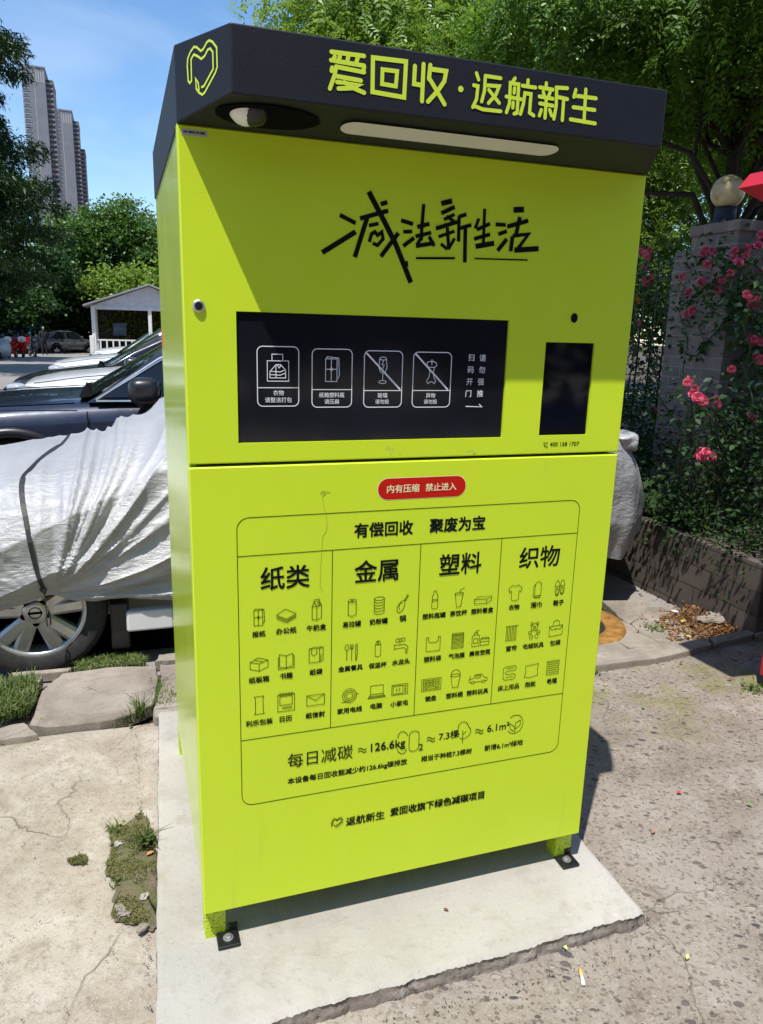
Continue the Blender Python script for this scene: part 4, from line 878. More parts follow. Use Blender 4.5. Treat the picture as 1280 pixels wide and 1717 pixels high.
def setting():
    g = MB(); g.add([(-500, -300, -0.35), (500, -300, -0.35), (500, 12, -0.35), (-500, 12, -0.35), (500, 120, -1.6), (-500, 120, -1.6), (500, 900, -9), (-500, 900, -9)], [(0, 1, 2, 3), (3, 2, 4, 5), (5, 4, 6, 7)])
    structure(g.build('ground', M['soil']))
    # yard of worn concrete in front of the kerb, a dense sheet with shallow unevenness
    X = np.concatenate([np.linspace(-25, -2.6, 12)[:-1], np.linspace(-2.6, 4.2, 200), np.linspace(4.2, 25, 12)[1:]])
    Y = np.concatenate([np.linspace(-25, -1.2, 12)[:-1], np.linspace(-1.2, 1.315, 90)])
    xx, yy = np.meshgrid(X, Y, indexing='ij'); zz = 0.003 * fbm(xx * 1.6, yy * 1.6, 3) - 0.004
    yk = np.where(yy > 1.25, yy + 0.02 * fbm(xx * 5, xx * 0 + 1, 5), yy)
    yk = yk + np.where(yy > 0.3, (0.05 * np.clip(xx - 1.0, 0, 3)) * np.clip((yy - 0.3), 0, 1), 0)
    b = MB(); b.grid(np.stack([xx, yk, zz], -1)); structure(b.build('yard_pavement', M['pave']))
    # strip of soil between kerb and road, then the road
    X = np.linspace(-9, 3.3, 200); Y = np.linspace(1.2, 2.3, 26); xx, yy = np.meshgrid(X, Y, indexing='ij')
    z = -0.022 + 0.018 * fbm(xx * 3, yy * 3, 11) - 0.02 * (yy - 1.2)
    b = MB(); b.grid(np.stack([xx, yy, z], -1)); structure(b.build('soil_strip', M['soil']))
    ys = [1.85, 9, 14, 20, 30, 45, 60, 85]; V = []; F = []
    for y in ys: V += [(-45, y, roadz(y)), (3.05 if y < 8 else 20, y, roadz(y))]
    for i in range(len(ys) - 1): F.append((2 * i, 2 * i + 1, 2 * i + 3, 2 * i + 2))
    b = MB(); b.add(V, F); structure(b.build('road', M['road']))


setting()


def stone_slab(name, px, zt, th, mat, amp=0.006, seed=0, label=None, rough=0.004):
    P = [gz(x, y, zt)[:2] for x, y in px]; P = wobble(P, amp, 4, seed)
    a = sum(P[i][0] * P[(i + 1) % len(P)][1] - P[(i + 1) % len(P)][0] * P[i][1] for i in range(len(P)))
    if a < 0: P = P[::-1]
    c = np.mean(P, axis=0); n = len(P); r = np.random.default_rng(seed + 50)
    rings = [(1.0, zt - th), (1.0, zt - 0.006), (0.985, zt), (0.8, zt), (0.5, zt), (0.2, zt)]; mb = MB(); V = []
    for k, z in rings: V += [(c[0] + (p[0] - c[0]) * k, c[1] + (p[1] - c[1]) * k, z + (rough * float(fbm(p[0] * 6 * k, p[1] * 6 * k, seed)) if z > zt - .01 else 0)) for p in P]
    F = [(i * n + k, i * n + (k + 1) % n, (i + 1) * n + (k + 1) % n, (i + 1) * n + k) for i in range(len(rings) - 1) for k in range(n)]; F.append(tuple((len(rings) - 1) * n + k for k in range(n)))
    mb.add(V, F, 0, False)
    return structure(mb.build(name, mat))


# pad under the kiosk: cast concrete with a crumbly broken front edge
def pad():
    zt = SLAB_Z
    fl, fr, br, bl = np.array([-0.135, -0.262]), gz(1081, 1528, zt)[:2], np.array([1.215, 1.06]), np.array([-0.055, 1.30])
    nx, ny = 220, 150; V = np.zeros((nx, ny, 3))
    for i, s in enumerate(np.linspace(0, 1, nx)):
        for j, t in enumerate(np.linspace(0, 1, ny)):
            p = (fl * (1 - s) + fr * s) * (1 - t) + (bl * (1 - s) + br * s) * t
            V[i, j, :2] = p
    e = 0.007 * fbm(V[:, 0, 0] * 22, V[:, 0, 0] * 0, 21, 6) + 0.0012 * rng.normal(0, 1, nx)
    V[:, 0, 1] += e; V[:, 1, 1] += e * 0.8; V[:, 2, 1] += e * 0.6
    V[0, :, 0] += 0.002 * fbm(V[0, :, 1] * 15, V[0, :, 1] * 0, 22, 5); V[-1, :, 0] += 0.004 * fbm(V[-1, :, 1] * 15, V[-1, :, 1] * 0, 23, 5)
    V[..., 2] = zt + 0.0012 * fbm(V[..., 0] * 9, V[..., 1] * 9, 24)
    for k, dz in ((0, -0.008), (1, -0.002)): V[:, k, 2] += dz + 0.0008 * rng.normal(0, 1, nx); V[k, :, 2] += dz * 0.7; V[-1 - k, :, 2] += dz * 0.7
    b = MB(); b.grid(V, 0, True)
    for edge, flip in ((V[:, 0], 0), (V[-1, :], 0), (V[::-1, -1], 0), (V[0, ::-1], 0)):
        rows = []
        for k in range(6):
            r_ = edge.copy(); r_[:, 2] = edge[:, 2] * (1 - k / 5) + (-0.012) * (k / 5)
            nrm = np.array([0, -1, 0]) if edge is not None else 0
            if 0 < k: r_[:, :2] += 0.0035 * np.stack([fbm(edge[:, 0] * 60 + 9 * k, edge[:, 1] * 60, 70 + k), fbm(edge[:, 0] * 55, edge[:, 1] * 60 + 7 * k, 80 + k)], -1) + rng.normal(0, .0008, (len(r_), 2)); r_[:, 1] += .004 * (k == 1)
            rows.append(r_)
        b.grid(np.array(rows[::-1]).transpose(1, 0, 2)[:, :, :], 1, True)
    o = b.build('concrete_pad', [M['slab'], M['kerb']]); structure(o)


pad()

for i, (px, zt, th) in enumerate((
        (((70, 1158), (105, 1128), (180, 1118), (262, 1117), (266, 1135), (258, 1180), (190, 1206), (95, 1218), (48, 1214)), 0.030, 0.06),
        (((268, 1114), (312, 1112), (318, 1182), (262, 1188), (270, 1140)), 0.026, 0.06), (((-20, 1224), (40, 1212), (62, 1232), (-20, 1246)), 0.022, 0.05), (((30, 1160), (72, 1134), (62, 1152), (46, 1172)), 0.020, 0.05),
        (((20, 1128), (120, 1120), (118, 1126), (22, 1133)), 0.006, 0.04), (((125, 1118), (228, 1100), (230, 1112), (140, 1124)), 0.008, 0.05), (((266, 1098), (300, 1095), (302, 1106), (262, 1108)), 0.012, 0.05),
        (((258, 1192), (330, 1182), (334, 1196), (262, 1204)), 0.034, 0.06),
        (((985, 1094), (1045, 1090), (1102, 1080), (1190, 1069), (1196, 1081), (1100, 1103), (1055, 1110), (985, 1118)), 0.030, 0.05), (((1192, 1069), (1262, 1054), (1266, 1064), (1198, 1081)), 0.032, 0.05), (((1264, 1054), (1330, 1040), (1336, 1052), (1268, 1064)), 0.032, 0.05),
        (((1010, 1008), (1085, 1006), (1092, 1022), (1056, 1046), (1038, 1034)), 0.012, 0.04), (((1092, 1018), (1130, 1016), (1160, 1050), (1162, 1074), (1112, 1080), (1066, 1056), (1060, 1046)), 0.014, 0.04),
        (((1036, 1038), (1064, 1052), (1108, 1080), (1060, 1088), (1012, 1062)), 0.010, 0.04), (((985, 1070), (1014, 1064), (1058, 1090), (985, 1098)), 0.016, 0.04), (((1160, 1046), (1195, 1052), (1186, 1068), (1164, 1070)), 0.008, 0.03))):
    stone_slab('kerb_stone' if i in (2, 7, 8, 9, 10) else 'paving_slab', px, zt, th, M['kerb'], 0.004, i)


# ---------------------------------------------------------------- vegetation helpers
def leaf_quads(P, size, rg, up=0.4, aspect=0.5, droop=0.0, dirs=None):
    """Folded diamond leaves at points P; returns (n*2*... ) triangles as quads (2 quads per leaf halves joined as one kite)."""
    n = len(P); nrm = rg.normal(0, 1, (n, 3)); nrm[:, 2] = np.abs(nrm[:, 2]) + up; nrm /= np.linalg.norm(nrm, axis=1)[:, None]
    t = rg.normal(0, 1, (n, 3)) if dirs is None else dirs + rg.normal(0, 0.35, (n, 3)); t[:, 2] -= droop
    t -= nrm * (t * nrm).sum(1)[:, None]; t /= np.linalg.norm(t, axis=1)[:, None] + 1e-9
    s = np.cross(nrm, t); L = (size * rg.uniform(0.65, 1.3, n))[:, None]
    a = P; b = P + t * L * 0.45 + s * L * aspect * 0.5 + nrm * L * 0.06; c = P + t * L - nrm * L * 0.10; d = P + t * L * 0.45 - s * L * aspect * 0.5 + nrm * L * 0.06
    return np.stack([a, b, c, d], 1)


def pinnate(P, length, rg, pairs=5, outdir=None, leaflet=0.30):
    n = len(P); d = rg.normal(0, 1, (n, 3)) if outdir is None else outdir + rg.normal(0, 0.5, (n, 3)); d[:, 2] -= 0.35; d /= np.linalg.norm(d, axis=1)[:, None]
    nr = rg.normal(0, 0.5, (n, 3)); nr[:, 2] += 1; nr -= d * (nr * d).sum(1)[:, None]; nr /= np.linalg.norm(nr, axis=1)[:, None]; s = np.cross(nr, d)
    L = length * rg.uniform(0.7, 1.25, n); out = []
    for k in range(pairs):
        f = (k + 0.8) / pairs; base = P + d * (L * f)[:, None] - np.array([0, 0, 1.0]) * (L * 0.25 * f * f)[:, None]
        for sg in (-1, 1):
            td = d * 0.55 + s * sg * 0.83 + rg.normal(0, 0.12, (n, 3)); ll = (L * leaflet * (1 - 0.25 * abs(f - 0.5)) * rg.uniform(.8, 1.2, n))[:, None]
            sd = np.cross(nr, td); h = nr * ll * 0.05
            out.append(np.stack([base, base + td * ll * .5 + sd * ll * .22 + h, base + td * ll - np.array([0, 0, 1.]) * ll * .12, base + td * ll * .5 - sd * ll * .22 + h], 1))
    return np.concatenate(out)


def blob_clusters(blobs, n, rg, shell=0.55):
    """Cluster centres inside ellipsoids (cx,cy,cz,rx,ry,rz), thicker towards the outside."""
    vol = np.array([b[3] * b[4] * b[5] for b in blobs]) ** 0.7; pick = rg.choice(len(blobs), n, p=vol / vol.sum()); B = np.array(blobs)[pick]
    d = rg.normal(0, 1, (n, 3)); d /= np.linalg.norm(d, axis=1)[:, None]; r = rg.uniform(shell ** 3, 1, n) ** (1 / 3)
    r = np.where(rg.random(n) < 0.3, rg.random(n) * 0.8, r)
    return B[:, :3] + d * r[:, None] * B[:, 3:6], d


def branch_curve(a, b, rg, sag=0.1, n=6, wig=0.06):
    a, b = np.asarray(a, float), np.asarray(b, float); L = np.linalg.norm(b - a); P = []
    off = rg.normal(0, wig * L, (n, 3)); off[0] = 0; off[-1] = 0
    for i, t in enumerate(np.linspace(0, 1, n)): P.append(a + (b - a) * t + off[i] * math.sin(math.pi * t) + np.array([0, 0, sag * L * math.sin(math.pi * t)]))
    return np.array(P)


def tree(name, label, base, trunk_pts, r0, blobs, n_cl, per, rc, leaf, style, mat, seed, cat='tree', limbs=14, group=None, length=None, pairs=5, shell=0.55, trunkname='trunk'):
    rg = np.random.default_rng(seed); base = np.asarray(base, float)
    t = thing(name, label, cat, base, 0, group)
    tp = np.array(trunk_pts, float); mb = MB()
    mb.tube(tp, np.linspace(r0, r0 * 0.45, len(tp)), 10)
    C, D = blob_clusters(blobs, n_cl, rg, shell)
    for i in rg.choice(len(C), min(limbs, len(C)), replace=False):
        k = rg.integers(len(tp) // 2, len(tp)); P = branch_curve(tp[k], C[i], rg, 0.06); mb.tube(P, np.linspace(r0 * 0.36, r0 * 0.05, len(P)), 6)
        for _ in range(2):
            j = int(np.argmin(np.linalg.norm(C - P[3] - rg.normal(0, 1.0, 3), axis=1))); Q = branch_curve(P[3], C[j], rg, 0.05, 5); mb.tube(Q, np.linspace(r0 * 0.14, r0 * 0.03, len(Q)), 5)
    mb.build(trunkname, M['bark'], t)
    idx = np.repeat(np.arange(n_cl), per); keep = rg.random(n_cl) * 0.8 + 0.6
    P = C[idx] + rg.normal(0, 1, (len(idx), 3)) * (rc * keep[idx])[:, None] * np.array([1, 1, 0.6])
    if style == 'pinnate': V = pinnate(P, leaf, rg, pairs, D[idx] * 0.6)
    elif style == 'needle':
        V = leaf_quads(P, leaf, rg, 0.1, 0.22, 0.5, D[idx])
    else: V = leaf_quads(P, leaf, rg, 0.5, 0.62, 0.3)
    np_mesh('crown', V, 4, mat, t)
    return t


# ---------------------------------------------------------------- trees
# right: street trees whose crowns hang over the kiosk and the planter
tree('street_tree', 'tall dark leafy tree with forked black trunk rising behind the globe lamp', (8.75, 8.2, -0.2), [(0, 0, 0), (0.02, 0.02, 1.5), (-0.03, 0, 3.0), (0.02, 0, 4.5), (0.05, 0.1, 6.2)], 0.15,
     [(-0.6, 0.0, 6.1, 3.2, 2.6, 1.1), (1.6, -0.6, 6.3, 2.4, 2.0, 1.1), (-2.6, 0.6, 6.2, 1.5, 1.7, .75), (0.6, -1.2, 5.5, 1.6, 1.2, .45)], 480, 26, 0.27, 0.33, 'pinnate', M['leaf_a'], 1, limbs=26)
tree('street_tree', 'bright leafy tree spreading over the left part of the charcoal canopy', (5.6, 13.0, -0.3), [(0, 0, 0), (0.05, 0, 2), (0, 0.1, 4), (-0.1, 0, 6.0), (-0.2, 0, 7.5)], 0.14,
     [(-1.4, 0, 7.0, 1.7, 1.8, 1.25), (0.4, 0.4, 7.6, 2.4, 2.0, 1.6), (2.6, 0, 6.8, 1.8, 1.8, 1.2), (-0.9, -1.0, 6.4, 1.5, 1.2, .7)], 560, 26, 0.32, 0.32, 'pinnate', M['leaf_b'], 2, limbs=24)
tree('street_tree', 'light green tree with low spreading boughs behind the iron fence', (11.2, 14.5, -0.3), [(0, 0, 0), (0.1, 0, 2), (0.0, 0, 4), (0.1, 0, 6), (0.1, 0, 7)], 0.13,
     [(-0.5, 0, 4.7, 2.6, 1.8, 1.1), (0.8, 0, 6.6, 2.8, 2, 1.6), (-1.2, -1, 3.2, 1.6, 1.2, .8), (1.8, -1, 3.0, 1.8, 1.2, .9)], 520, 26, 0.32, 0.32, 'pinnate', M['leaf_b'], 3, limbs=24)
tree('street_tree', 'second dark trunk with shaded leaves at the edge beside the forked tree', (10.1, 8.9, -0.2), [(0, 0, 0), (0.05, 0, 2), (0.1, 0, 4), (0.12, 0, 6), (0.2, 0, 7.5)], 0.17,
     [(0.4, 0, 6.6, 2.6, 2.2, 1.2), (1.5, 0.5, 5.2, 1.6, 1.6, .8), (0.2, -0.6, 7.6, 2.0, 2.0, 1.0)], 300, 24, 0.30, 0.32, 'pinnate', M['leaf_a'], 4, limbs=20)
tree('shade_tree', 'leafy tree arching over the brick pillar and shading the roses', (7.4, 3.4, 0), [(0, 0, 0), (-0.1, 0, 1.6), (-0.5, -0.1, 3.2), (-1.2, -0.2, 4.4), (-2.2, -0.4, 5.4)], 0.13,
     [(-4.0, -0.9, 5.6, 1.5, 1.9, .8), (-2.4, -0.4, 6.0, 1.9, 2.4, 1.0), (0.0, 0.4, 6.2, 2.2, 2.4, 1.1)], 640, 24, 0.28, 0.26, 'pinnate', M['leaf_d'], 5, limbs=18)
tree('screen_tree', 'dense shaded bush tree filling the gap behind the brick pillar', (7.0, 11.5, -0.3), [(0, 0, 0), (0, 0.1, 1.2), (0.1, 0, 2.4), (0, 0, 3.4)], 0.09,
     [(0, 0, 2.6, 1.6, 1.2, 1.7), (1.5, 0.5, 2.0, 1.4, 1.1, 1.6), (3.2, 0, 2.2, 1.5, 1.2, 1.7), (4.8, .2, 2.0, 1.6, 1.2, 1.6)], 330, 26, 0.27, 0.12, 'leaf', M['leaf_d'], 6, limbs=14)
tree('backdrop_tree', 'broad sunlit tree farthest back beyond the fence', (15.5, 21.0, -0.4), [(0, 0, 0), (0.1, 0, 3), (0, 0, 6), (0, 0, 8)], 0.2,
     [(-3.2, 0, 6.5, 3.0, 2.5, 3.0), (1.0, 0, 8.0, 4.0, 3.0, 3.2), (-1.5, -1, 3.6, 3.0, 2, 1.8), (-6.5, 0, 9.0, 3.0, 2.5, 2.2), (4.0, -.5, 4.0, 3.0, 2.0, 2.6)], 560, 26, 0.48, 0.30, 'leaf', M['leaf_e'], 7, limbs=24)

# left: tall cypress, then broadleaf trees at the far end of the road
def cypress(name, label, base, H, R0, seed, mat, dens=1.0):
    rg = np.random.default_rng(seed); t = thing(name, label, 'tree', base); mb = MB()
    mb.tube([(0, 0, 0), (0.05, 0, H * .5), (0, 0, H)], [0.26, 0.16, 0.02], 9); P = []; D = []
    nb = int(230 * dens)
    for i in range(nb):
        z = H * (0.20 + 0.79 * (i / nb) ** 0.95); R = R0 * (1 - (z / H) ** 1.4) * rg.uniform(0.55, 1.2) + 0.25; a = rg.uniform(0, 6.283)
        d = np.array([math.cos(a), math.sin(a), 0]); A = np.array([0, 0, z]); B = A + d * R + np.array([0, 0, -0.12 * R + rg.normal(0, .1)])
        Q = branch_curve(A, B, rg, 0.06, 5, 0.05); mb.tube(Q, np.linspace(0.05, 0.01, 5), 4)
        m = int(46 + 66 * R); u = rg.random(m) ** 0.7; pts = A + (B - A) * u[:, None]; side = np.array([-d[1], d[0], 0])
        pts = pts + side * (rg.normal(0, 0.20, m) * (0.4 + R * .22))[:, None]; pts[:, 2] += rg.normal(-0.12, 0.16, m) + 0.06 * R
        P.append(pts); D.append(np.repeat((d * .7 + np.array([0, 0, -.55]))[None], m, 0))
    mb.build('trunk', M['bark'], t); P = np.concatenate(P); D = np.concatenate(D)
    V = np.concatenate([leaf_quads(P + rg.normal(0, .07, P.shape), 0.23, rg, 0.0, 0.20, 0.35, D + rg.normal(0, .5, D.shape)) for _ in range(3)])
    np_mesh('crown', V, 4, mat, t); return t


cypress('cypress_tree', 'tall dark feathery conifer rising at the left edge in front of the towers', (-6.0, 30.0, -0.3), 22.0, 4.9, 11, M['leaf_c'], 1.2)
cypress('cypress_tree', 'dark feathery conifer with bare twigs standing between the edge conifer and the towers', (-7.4, 41.0, -0.4), 17.5, 4.6, 12, M['leaf_c'])
for i, (x, y, h, w, mt, lab) in enumerate(((-5.6, 58, 7.5, 3.2, 'leaf_d', 'dark shaded tree behind the parked blue car'), (-2.2, 64, 11.2, 3.0, 'leaf_e', 'round topped green tree just right of the grey towers'), (0.8, 66, 12.2, 3.4, 'leaf_e', 'tallest broadleaf tree behind the white pavilion'),
                                       (3.6, 64, 11.0, 3.0, 'leaf_e', 'broadleaf tree half hidden by the green kiosk side'), (-2.6, 60, 5.6, 2.6, 'leaf_d', 'low dark tree behind the grey hatchback'), (1.2, 58, 6.6, 2.4, 'leaf_b', 'light green young tree above the pavilion roof'),
                                       (4.2, 57, 7.4, 2.4, 'leaf_b', 'light green tree beside the pavilion ridge'), (-9.0, 55, 8.0, 3.6, 'leaf_d', 'dark tree at the left edge behind the scooters'), (-3.9, 68, 9.0, 2.8, 'leaf_d', 'dark tree at the foot of the towers'))):
    rg = np.random.default_rng(100 + i)
    bl = [(0, 0, h * 0.64, w, w * .8, h * 0.34)] + [(rg.normal(0, w * .5), rg.normal(0, w * .3), h * rg.uniform(.4, .85), w * .55, w * .5, h * .17) for _ in range(7)] + [(rg.normal(0, w * .4), -w * .4, h * .28, w * .8, w * .5, h * .2)]
    tree('broadleaf_tree', lab, (x, y, roadz(y) - .1), [(0, 0, 0), (0.1, 0, h * .25), (0, 0, h * .5), (0, 0, h * .8)], 0.17, bl, 300, 42, 0.46, 0.30, 'leaf', M[mt], 200 + i, limbs=12)
hb = np.random.default_rng(55)
Ph = np.stack([hb.uniform(-26, 34, 22000), hb.uniform(60.5, 63, 22000), hb.random(22000) ** 1.2 * 4.6 - 0.8], 1); Ph[:, 2] *= 0.75 + 0.25 * np.sin(Ph[:, 0] * 1.7)
o = np_mesh('undergrowth', leaf_quads(Ph, 0.5, hb, .4, .6), 4, M['leaf_d']); tag(o, kind='stuff')
# unseen trees added behind the camera to darken the glass and cut sky fill
for i, (x, y) in enumerate(((-7, -13), (-2.5, -15), (2.5, -14), (7, -13), (12, -12), (-12, -12))):
    tree('added_yard_tree', 'unseen leafy tree added behind the camera to darken the glass and cut sky light', (x, y, 0), [(0, 0, 0), (0.1, 0, 2), (0, 0, 4), (0, 0, 6)], 0.2, [(0, 0, 4.6, 3.0, 2.4, 3.6), (0, 0, 2.2, 2.8, 2.0, 2.0), (1, 0, 7, 2, 2, 2)], 170, 24, 0.6, 0.55, 'leaf', M['leaf_d'], 300 + i, limbs=8, group='trees added behind the camera')


# ---------------------------------------------------------------- planter wall, brick pillar, fence, hedge, roses
def right_side():
    pw = thing('planter_wall', 'low grey block planter wall below the hedge', 'wall', (3.15, 2.0, 0))
    b = MB(); b.bbox((0.0, -0.66, -0.1), (0.22, 4.6, 0.43), 0.008); b.build('wall_face', M['wallbrick'], pw)
    c = MB()
    for k, y in enumerate(np.arange(-0.66, 4.2, 0.42)): c.bbox((-0.012, y + 0.004, 0.402), (0.235, y + 0.416, 0.44 + rng.normal(0, .002)), 0.006)
    s = MB(); s.grid([[(3.36, y, 0.36), (9.5, y, 0.36)] for y in (1.36, 6.6)]); structure(s.build('planter_soil', M['soil']))
    # pillar
    x0 = 3.75; Q = lambda x, y: gx(x, y, x0)
    yn, yf, ym = Q(1221, 530)[1], Q(1117, 556)[1], Q(1159, 408)[1]; zt1, zt2 = Q(1130, 424)[2], Q(1212, 372)[2]
    p = thing('brick_pillar', 'grey clinker brick pillar with stepped top behind the roses', 'pillar', (x0 + .3, yn, 0.3)); og = p.location
    b = MB(); b.bbox((x0, yn, 0.2), (x0 + .62, yf, zt1), 0.006); b.build('shaft', M['pillarbrick'], p, og)
    b = MB(); b.bbox((x0 + .003, yn + .003, zt1 - 0.002), (x0 + .61, ym, zt2 - 0.07), 0.006); b.bbox((x0 - .014, yn - .014, zt2 - 0.07), (x0 + .63, ym + .014, zt2), 0.006); b.build('stepped_cap', M['pillarbrick'], p, og)
    # lamp
    lc = gx(1221, 322, x0 + .16); l = thing('globe_lamp', 'yellowed glass globe lamp on black collar on top of the brick pillar', 'lamp', (lc[0], lc[1], zt2))
    R_ = 0.0182 * np.linalg.norm(lc - CAM); b = MB(); b.lathe([(R_ * math.sin(t), lc[2] - zt2 - R_ * math.cos(t)) for t in np.linspace(0.45, np.pi - .001, 20)], (0, 0, 0), 'z', 32); b.build('globe', M['globe'], l)
    b = MB(); zb = lc[2] - zt2 - R_ * 0.88; b.lathe([(0.0, zb), (0.072, zb), (0.070, zb - 0.03), (0.076, 0.03), (0.092, 0.02), (0.092, -0.01)], (0, 0, 0), 'z', 24); b.build('collar', M['char'], l)
    # iron fence pickets
    f = thing('iron_fence', 'thin dark iron fence pickets between kiosk and brick pillar', 'fence', (4.3, 4.6, 0.36)); b = MB()
    for k, x in enumerate(np.arange(3.5, 5.2, 0.145)):
        b.tube([(x - 4.3, 0, 0.0), (x - 4.3, 0, 1.95), (x - 4.3, 0, 2.06)], [0.009, 0.009, 0.001], 6)
    for z in (0.25, 1.80): MB().box((-0.85, -0.012, z), (0.95, 0.012, z + 0.03)).build('rail', M['blackp'], f)
    b.build('pickets', M['blackp'], f)
    # hedge: clipped dense shrub behind the wall
    rg = np.random.default_rng(31); h = thing('hedge', 'dense dark evergreen hedge growing over the planter wall', 'hedge', (3.9, 2.6, 0.36))
    C, D = blob_clusters([(-0.15, -0.9, .45, .55, .9, .50), (-0.1, 0.3, .42, .55, .9, .42), (-.1, 1.5, .48, .6, .9, .52), (0.9, -0.2, .55, .8, 1.0, .6), (0.6, -1.6, .5, .9, .8, .62), (1.0, 1.4, .5, .8, 1, .6), (2.2, -.6, .6, 1, 1.4, .7), (-.45, -.2, .18, .25, 1.6, .22), (-.55, .2, .16, .20, 1.7, .20)], 1900, rg, .7)
    tr = np.stack([rg.uniform(-.80, -.60, 160), rg.uniform(-1.15, 2.2, 160), rg.uniform(-.02, .24, 160)], 1); C2 = np.concatenate([C, tr])
    P = np.repeat(C2, 30, 0) + rg.normal(0, .070, (2060 * 30, 3)); np_mesh('foliage', leaf_quads(P, 0.036, rg, .5, .55), 4, M['leaf_h'], h)
    b = MB()
    for i in range(40): b.tube(branch_curve((C[i][0] * .6, C[i][1], 0), C[i], rg, .05, 5, .1), np.linspace(.012, .003, 5), 5)
    b.build('stems', M['bark'], h)
    # roses
    rosem = []
    for v in range(3):
        r_ = np.random.default_rng(70 + v); Q = []
        for ring, (n, rad, tilt, hgt) in enumerate(((3, .010, 1.35, .020), (5, .017, 1.05, .020), (6, .026, .70, .018), (7, .033, .30, .012))):
            for k in range(n):
                a = 2 * math.pi * (k + .5 * ring) / n + r_.normal(0, .12); ca, sa = math.cos(a), math.sin(a); wd = rad * 0.95 + .004; L = rad * 0.75 + .012; t = tilt + r_.normal(0, .1)
                def pt(u, vv):
                    rr = rad * 0.35 + L * u * math.cos(t) * (1 - .2 * u) + .004 * u * u; z = L * u * math.sin(t) * 1.0 + hgt * .3 - (0.010 * u * u if ring == 3 else 0); s = vv * wd * math.sin(min(1, u * 1.2 + .25) * 1.9) * .62
                    rr -= .25 * abs(vv) * wd * (.6 if ring < 3 else .15) * u
                    return (rr * ca - s * sa, rr * sa + s * ca, z)
                for i in range(3):
                    for j in range(2):
                        u0, u1, v0, v1 = i / 3, (i + 1) / 3, -1 + j, j; Q.append([pt(u0, v0), pt(u0, v1), pt(u1, v1), pt(u1, v0)])
        me = np_mesh('rose', np.array(Q), 4, M['rose']); rosem.append(me.data); bpy.data.objects.remove(me)
    oran = rosem[0].copy(); oran.materials.clear(); oran.materials.append(M['roseo'])
    q = lambda x, y: (960 + x / 3.434, 300 + y / 3.434)
    bushes = {}
    spec = dict(
        fence=('climbing_rose', 'climbing rose with pink and orange blooms hanging beside the kiosk edge', (3.95, 4.3, 0.36), 4.2, ((425, 430), (440, 412), (415, 512), (430, 600), (452, 566), (418, 582), (380, 825), (372, 700), (465, 1330), (395, 415), (436, 448))),
        pillar=('climbing_rose', 'pink climbing rose draped across the face of the brick pillar', (3.72, 2.55, 0.36), 2.78, ((765, 405), (780, 490), (815, 420), (755, 430), (800, 412), (632, 560), (745, 590), (668, 650), (690, 752), (660, 780), (680, 770), (840, 640), (825, 590), (870, 585), (915, 540), (930, 430), (970, 420), (1000, 440), (960, 480), (1005, 402), (940, 410), (925, 460), (1088, 320), (1072, 382), (1085, 530))),
        edge=('rose_bush', 'pink rose bush with drooping sprays over the hedge at the right edge', (4.0, 2.1, 0.36), 2.25, ((1005, 665), (1030, 690), (1070, 692), (1040, 752), (1025, 740), (1060, 740), (1025, 915), (1050, 922), (1080, 940), (1060, 950), (1035, 940), (1070, 1030), (1090, 1042), (1060, 1020), (918, 1095), (1020, 1362), (1050, 1386), (835, 1300), (832, 1262))),
        low=('rose_bush', 'low rose spray with blooms bending down over the hedge', (3.6, 2.0, 0.36), 1.95, ((662, 1172), (672, 1160), (690, 1240), (702, 1210), (740, 1265), (722, 1258), (755, 1280), (740, 1570), (762, 1592), (802, 1600), (720, 1580), (745, 1598), (770, 1572))))
    for key, (nm, lab, base, yy, pts) in spec.items():
        rg = np.random.default_rng(len(key) * 7 + 1); t = thing(nm, lab, 'rose bush', base); st = MB(); LP = []
        for i, (x, y) in enumerate(pts):
            w = gy(*q(x, y), yy + rg.normal(0, .07))
            if key == 'pillar': w = gx(*q(x, y), 3.69 + rg.normal(0, .02)) if q(x, y)[0] < 1222 else gy(*q(x, y), yn - .08 + rg.normal(0, .03))
            lo = w - np.array(base)
            s_ = rg.uniform(.85, 1.2) * (0.70 if yy > 3.5 else .62)
            r_ = link('rose', oran if (key == 'fence' and i in (7,)) else rosem[i % 3], t); r_.location = lo; r_.scale = (s_,) * 3
            tow = Vector((-0.5 + rg.normal(0, .5), -1.0, 0.25 + rg.normal(0, .45))); r_.rotation_euler = tow.to_track_quat('Z', 'Y').to_euler()
            a = np.array([lo[0] + rg.uniform(.1, .5), lo[1] + rg.uniform(.05, .3), max(0.0, lo[2] - rg.uniform(.25, .7))]); B = branch_curve(a, lo, rg, .18, 6, .05); st.tube(B, np.linspace(.006, .0022, 6), 5)
            n = 26 if key != 'low' else 12; LP.append(B[rg.integers(1, 6, n)] + rg.normal(0, .075, (n, 3)) + np.array([.03, .07, -.02]))
        if key in ('pillar', 'edge', 'fence'):
            for _ in range(5):
                e = LP[rg.integers(len(LP))][0]; B = branch_curve((rg.normal(.0, .1), rg.normal(.0, .15), 0), e, rg, .05, 7, .06); st.tube(B, np.linspace(.010, .004, 7), 5)
            m = {'pillar': ((-.02, -.18, 1.52), (.030, .13, .13), 420), 'edge': ((.55, .15, .75), (.5, .3, .55), 1500), 'fence': ((-.05, .1, .95), (.30, .22, .75), 1500)}[key]
            cl = np.array(m[0]) + rg.normal(0, 1, (60, 3)) * np.array(m[1]); LP.append(np.repeat(cl, m[2] // 60, 0) + rg.normal(0, .085, (m[2] // 60 * 60, 3)))
        st.build('stems', M['vine'], t); LP = np.concatenate(LP); np_mesh('foliage', leaf_quads(LP, 0.052, rg, .5, .62, .3), 4, M['leaf_r'], t)
